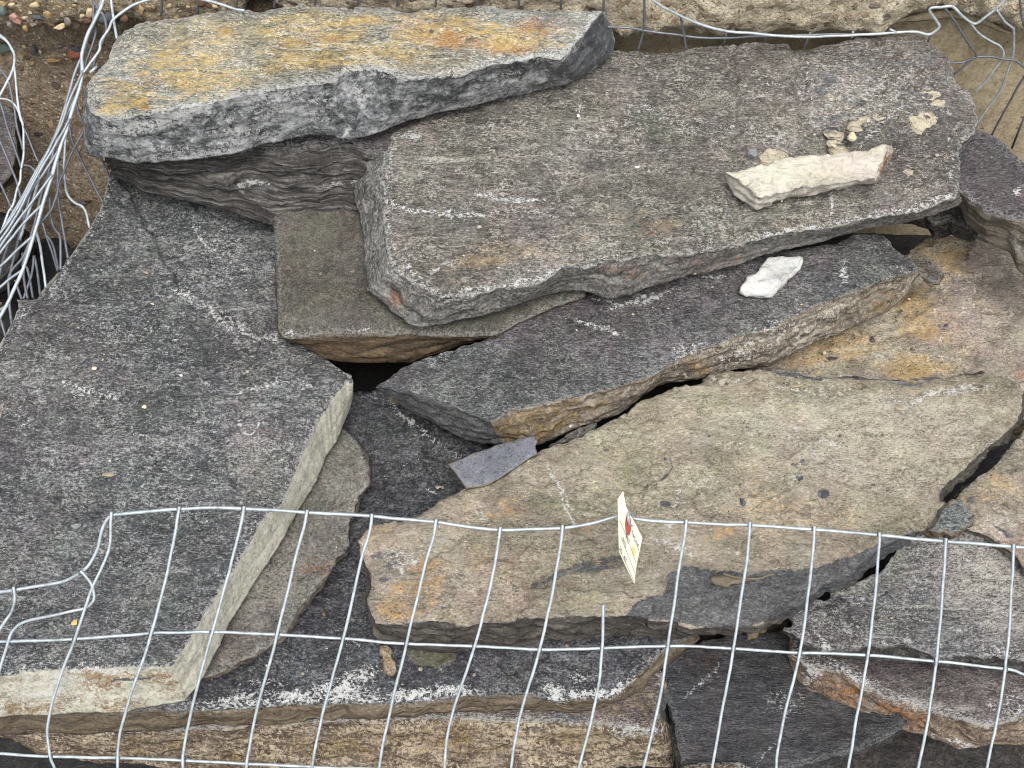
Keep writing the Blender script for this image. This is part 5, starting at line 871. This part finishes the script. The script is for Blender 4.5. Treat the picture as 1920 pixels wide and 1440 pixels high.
def lw(pts, r=RW, m=zinc_mid, dd=0.0):
    return tube('bundle_wire', [at_depth(p[0], p[1], ldep(p[0], p[1]) + dd + (p[2] if len(p) > 2 else 0)) for p in pts], r, m, bl, sides=7)
lw([(197, -15), (190, 12), (181, 32), (168, 58), (160, 80), (154, 105), (155, 132), (151, 155), (146, 175), (138, 200), (131, 222), (124, 248), (115, 273), (106, 300), (98, 326), (89, 355), (80, 383), (72, 412), (64, 441), (54, 473), (43, 506), (28, 540), (12, 574), (-18, 625)], r=RW * 1.3, m=zinc)
lw([(194, -15), (186, 12), (176, 40), (166, 70), (158, 96), (148, 118), (138, 145), (128, 180), (118, 215), (102, 258), (80, 300), (56, 350), (36, 388), (14, 430), (-14, 478)], r=RW, dd=.006)
lw([(156, 132), (140, 165), (128, 195), (114, 235), (98, 268), (72, 318), (48, 362), (20, 410), (-14, 455)], dd=-.002)
lw([(146, 175), (128, 210), (108, 250), (88, 285), (60, 335), (35, 380), (5, 430), (-14, 460)], dd=.003)
lw([(131, 222), (112, 258), (84, 305), (58, 350), (30, 405), (0, 452), (-14, 476)], dd=-.002)
lw([(115, 273), (86, 318), (60, 355), (28, 410), (0, 452), (-20, 480)], dd=.004)
lw([(98, 326), (70, 365), (40, 405), (0, 463), (-18, 490)], dd=-.002)
lw([(80, 383), (50, 412), (0, 474), (-16, 494)], dd=0); lw([(64, 441), (40, 462), (0, 499), (-18, 515)], dd=0); lw([(43, 506), (20, 522), (0, 539), (-18, 552)], dd=0); lw([(12, 574), (-18, 592)], dd=0)
lw([(141, 170), (122, 205), (106, 262), (92, 320), (84, 370), (70, 420), (50, 470), (42, 500)], m=zinc_dull, dd=.03)
lw([(140, 200), (118, 262), (104, 310), (86, 340), (72, 390), (62, 430), (44, 480), (18, 515), (17, 560), (22, 610)], m=zinc_dull, dd=.03)
lw([(125, 240), (121, 300), (121, 318), (124, 350), (128, 366), (140, 380), (154, 388), (162, 402), (168, 428)], m=zinc, dd=.06)
lw([(156, 246), (147, 262), (140, 276), (131, 295), (122, 318), (112, 340), (108, 362), (98, 390), (85, 408), (72, 422), (66, 436)], m=zinc_dull, dd=.04)
lw([(130, 238), (134, 258), (140, 276), (152, 300), (166, 328), (180, 356), (193, 380)], m=zinc_dull, dd=.08)
lw([(142, 190), (147, 210), (156, 230)], m=zinc_dull, dd=.06); lw([(188, 292), (198, 315), (208, 340)], m=zinc_dull, dd=.1)
lw([(110, 290), (108, 360), (113, 400), (120, 440), (127, 485)], m=zinc_dull, dd=.06); lw([(93, 370), (94, 398), (101, 427), (112, 443), (114, 470), (114, 506)], m=zinc_dull, dd=.05)
lw([(79, 416), (92, 455), (109, 508)], m=zinc_dull, dd=.12); lw([(88, 440), (100, 460), (110, 505)], m=zinc_dull, dd=.12); lw([(66, 425), (74, 455), (80, 500), (86, 540)], m=zinc, dd=.06)
lw([(63, 479), (60, 505), (56, 524), (43, 560)], m=zinc_dull, dd=.1); lw([(43, 474), (44, 510), (46, 530), (52, 560)], m=zinc_dull, dd=.07); lw([(64, 480), (70, 510), (76, 556)], m=zinc_dull, dd=.12)
lw([(50, 500), (56, 524), (62, 560)], m=zinc_dull, dd=.12); lw([(28, 525), (33, 541), (40, 560)], m=zinc_dull, dd=.1); lw([(-5, 585), (2, 604), (10, 632)], m=zinc_dull, dd=.06); lw([(96, 300), (88, 350), (76, 400), (60, 450), (48, 480)], m=zinc_dull, dd=.06)
lw([(60, 350), (54, 380), (44, 420), (34, 450), (24, 490), (18, 520)], m=zinc_dull, dd=.03); lw([(75, 330), (64, 370), (50, 410), (36, 450)], m=zinc, dd=.02); lw([(20, 440), (8, 480), (0, 510), (-10, 540)], m=zinc_dull, dd=.02)
# loops above and to the right of the bundle
lw([(174, -15), (175, 20), (175, 44), (179, 60), (175, 82), (163, 112), (158, 131)], m=zinc_dull, dd=.01); lw([(175, 2), (186, 18), (195, 31), (199, 50), (197, 65), (188, 90), (180, 110), (175, 130)], m=zinc_dull, dd=.0)
lw([(207, -15), (210, 15), (213, 37), (219, 72)], m=zinc, dd=.0); lw([(458, 19), (440, 16), (420, 10), (385, 0), (340, -6), (290, -2), (262, 4), (240, 14), (213, 36), (203, 55), (188, 78), (186, 95), (169, 119), (156, 136)], m=zinc, dd=-.01); lw([(182, 125), (168, 136)], m=zinc, dd=-.01)
sp = empty('wire_mesh_panel', at_depth(10, 420, 1.4))
tag(sp, 'sagging dull wire mesh at the extreme left edge, over the grey-green stone', 'wire mesh', 'wire mesh panels of the cage')
def sw(pts, m=zinc_dull, dd=0.0, r=RW * .92):
    return tube('sagging_wire', [at_depth(p[0], p[1], ldep(p[0], p[1]) + .06 + dd) for p in pts], r, m, sp, sides=7)
sw([(-20, 55), (0, 68), (14, 78), (22, 90), (27, 102), (26, 122), (20, 140), (14, 152), (0, 178), (-15, 195)], m=zinc, r=RW * 1.1); sw([(-20, 52), (0, 65), (12, 75), (22, 90)], m=zinc)
sw([(26, 122), (30, 150), (33, 180), (36, 210), (43, 235), (44, 262), (44, 290), (39, 320), (38, 338), (33, 352), (25, 382), (15, 400), (6, 425), (0, 440)], m=zinc); sw([(-10, 185), (0, 185), (14, 187), (25, 194), (34, 208), (40, 228)], m=zinc)
sw([(-10, 125), (0, 132), (12, 145), (19, 163), (26, 200), (33, 243), (38, 262), (43, 282)]); sw([(-5, 180), (2, 200), (13, 235), (22, 263), (32, 292), (40, 318)]); sw([(-8, 248), (0, 264), (17, 305), (34, 350), (41, 385), (44, 420)]); sw([(-8, 322), (0, 342), (12, 370), (22, 392), (28, 410)])
sw([(42, 235), (52, 255), (62, 280), (72, 304)]); sw([(44, 310), (56, 312), (64, 320), (70, 330)])

# ------------------------------------------------------------------ paper tag on its hook
paper = plain_mat('manila_card', (252, 244, 224), .03, 120, .8, 0, .2, .0001)
redm = plain_mat('red_ring', (186, 96, 78), .1, 300, .7); inkm = plain_mat('dark_ink', (70, 66, 60), .1, 300, .8); yelm = plain_mat('yellow_stain', (240, 220, 140), .08, 200, .8)
nT = (Matrix.Rotation(R(58), 3, UP) @ (-F)).normalized()
pT = at_depth(1182, 1000, 1.074)
def T2(x, y, o=0.0): return hit(x, y, pT + nT * o, nT) 
tag_out = [(1168.5, 920), (1158, 935.5), (1159, 985), (1160.5, 1034.5), (1175, 1066), (1189.5, 1095), (1191.5, 1075), (1194, 1057), (1200, 1030), (1204.7, 1008.5), (1196, 991), (1187.6, 975.5), (1180, 962), (1173.8, 949.5)]
def flat(name, polys, o, th, mat, parent):
    V, Fs = [], []
    c = T2(1180, 1000, 0)
    for po in polys:
        b = len(V); n = len(po)
        for x, y in po: V.append(T2(x, y, o + th) - c)
        for x, y in po: V.append(T2(x, y, o) - c)
        Fs.append(tuple(range(b, b + n))); Fs.append(tuple(range(b + 2 * n - 1, b + n - 1, -1)))
        for i in range(n): Fs.append((b + i, b + n + i, b + n + (i + 1) % n, b + (i + 1) % n))
    me = bpy.data.meshes.new(name); me.from_pydata([tuple(v) for v in V], [], Fs)
    ob = link(name, me, mat); ob.location = c
    bpy.context.view_layer.update()
    if parent: ob.parent = parent; ob.matrix_parent_inverse = parent.matrix_world.inverted()
    return ob
import bmesh
tg = flat('paper_tag', [tag_out], 0, .0005, paper, None)
_bm = bmesh.new(); _bm.from_mesh(tg.data); bmesh.ops.recalc_face_normals(_bm, faces=_bm.faces); _bm.to_mesh(tg.data); _bm.free()
tag(tg, 'cream shipping tag with a red hole ring and handwriting, wired to the mesh top wire', 'tag')
flat('hole_ring', [[(1178 + 5.6 * math.cos(a) + 1.2 * math.sin(a) * 0, 985 + 19.5 * math.sin(a)) for a in [2 * math.pi * k / 24 for k in range(24)]]], .0007, .0003, redm, tg)
flat('yellow_mark', [[(1184.5, 1026), (1189, 1024), (1192, 1036), (1191, 1045), (1187, 1038)]], .0007, .0001, yelm, tg)
def ln(x0, y0, x1, y1, w=.55): return [(x0, y0 - w), (x1, y1 - w), (x1, y1 + w * 1.6), (x0, y0 + w * 1.6)]
flat('ruled_line', [ln(1182, 1024, 1193, 1057), ln(1165, 1008, 1190.5, 1074), ln(1161, 1028, 1188.5, 1089), ln(1162, 975, 1176, 1008)], .0008, .0001, inkm, tg)
def text(body, x, y, ax, ay, name='lettering', size=1.0, mat=None):
    cu = bpy.data.curves.new('t', 'FONT'); cu.body = body; cu.size = 1.0
    to = bpy.data.objects.new('t', cu); COL.objects.link(to); bpy.context.view_layer.update()
    me = bpy.data.meshes.new_from_object(to.evaluated_get(bpy.context.evaluated_depsgraph_get()))
    bpy.data.objects.remove(to); me.name = name
    c = T2(1180, 1000, 0)
    for v in me.vertices:
        gx, gy = v.co.x, v.co.y
        v.co = T2(x + gx * ax[0] + gy * ay[0], y + gx * ax[1] + gy * ay[1], .0011) - c
    ob = link(name, me, mat or inkm); ob.location = c; bpy.context.view_layer.update()
    ob.parent = tg; ob.matrix_parent_inverse = tg.matrix_world.inverted(); return ob
text('TAG NO', 1184.5, 1002, (3.5, 8.2), (0.8, -14))
text('782', 1172.5, 1008, (5.2, 9.5), (1.2, -13), 'handwriting'); text('913', 1167, 1014, (4.6, 10), (1, -13), 'handwriting')
text('25  47', 1161.5, 1030, (5.2, 10.5), (.8, -12), 'handwriting')
tube('hook', [at_depth(1186, 972, 1.083), at_depth(1183, 964, 1.078), at_depth(1179.5, 962, 1.068), at_depth(1178.5, 972, 1.064), at_depth(1180, 982, 1.068), at_depth(1183, 985, 1.076)], .0011, zinc, None)
hk = bpy.data.objects['hook']; tag(hk, 'small bent wire hook holding the paper tag on the mesh', 'hook')
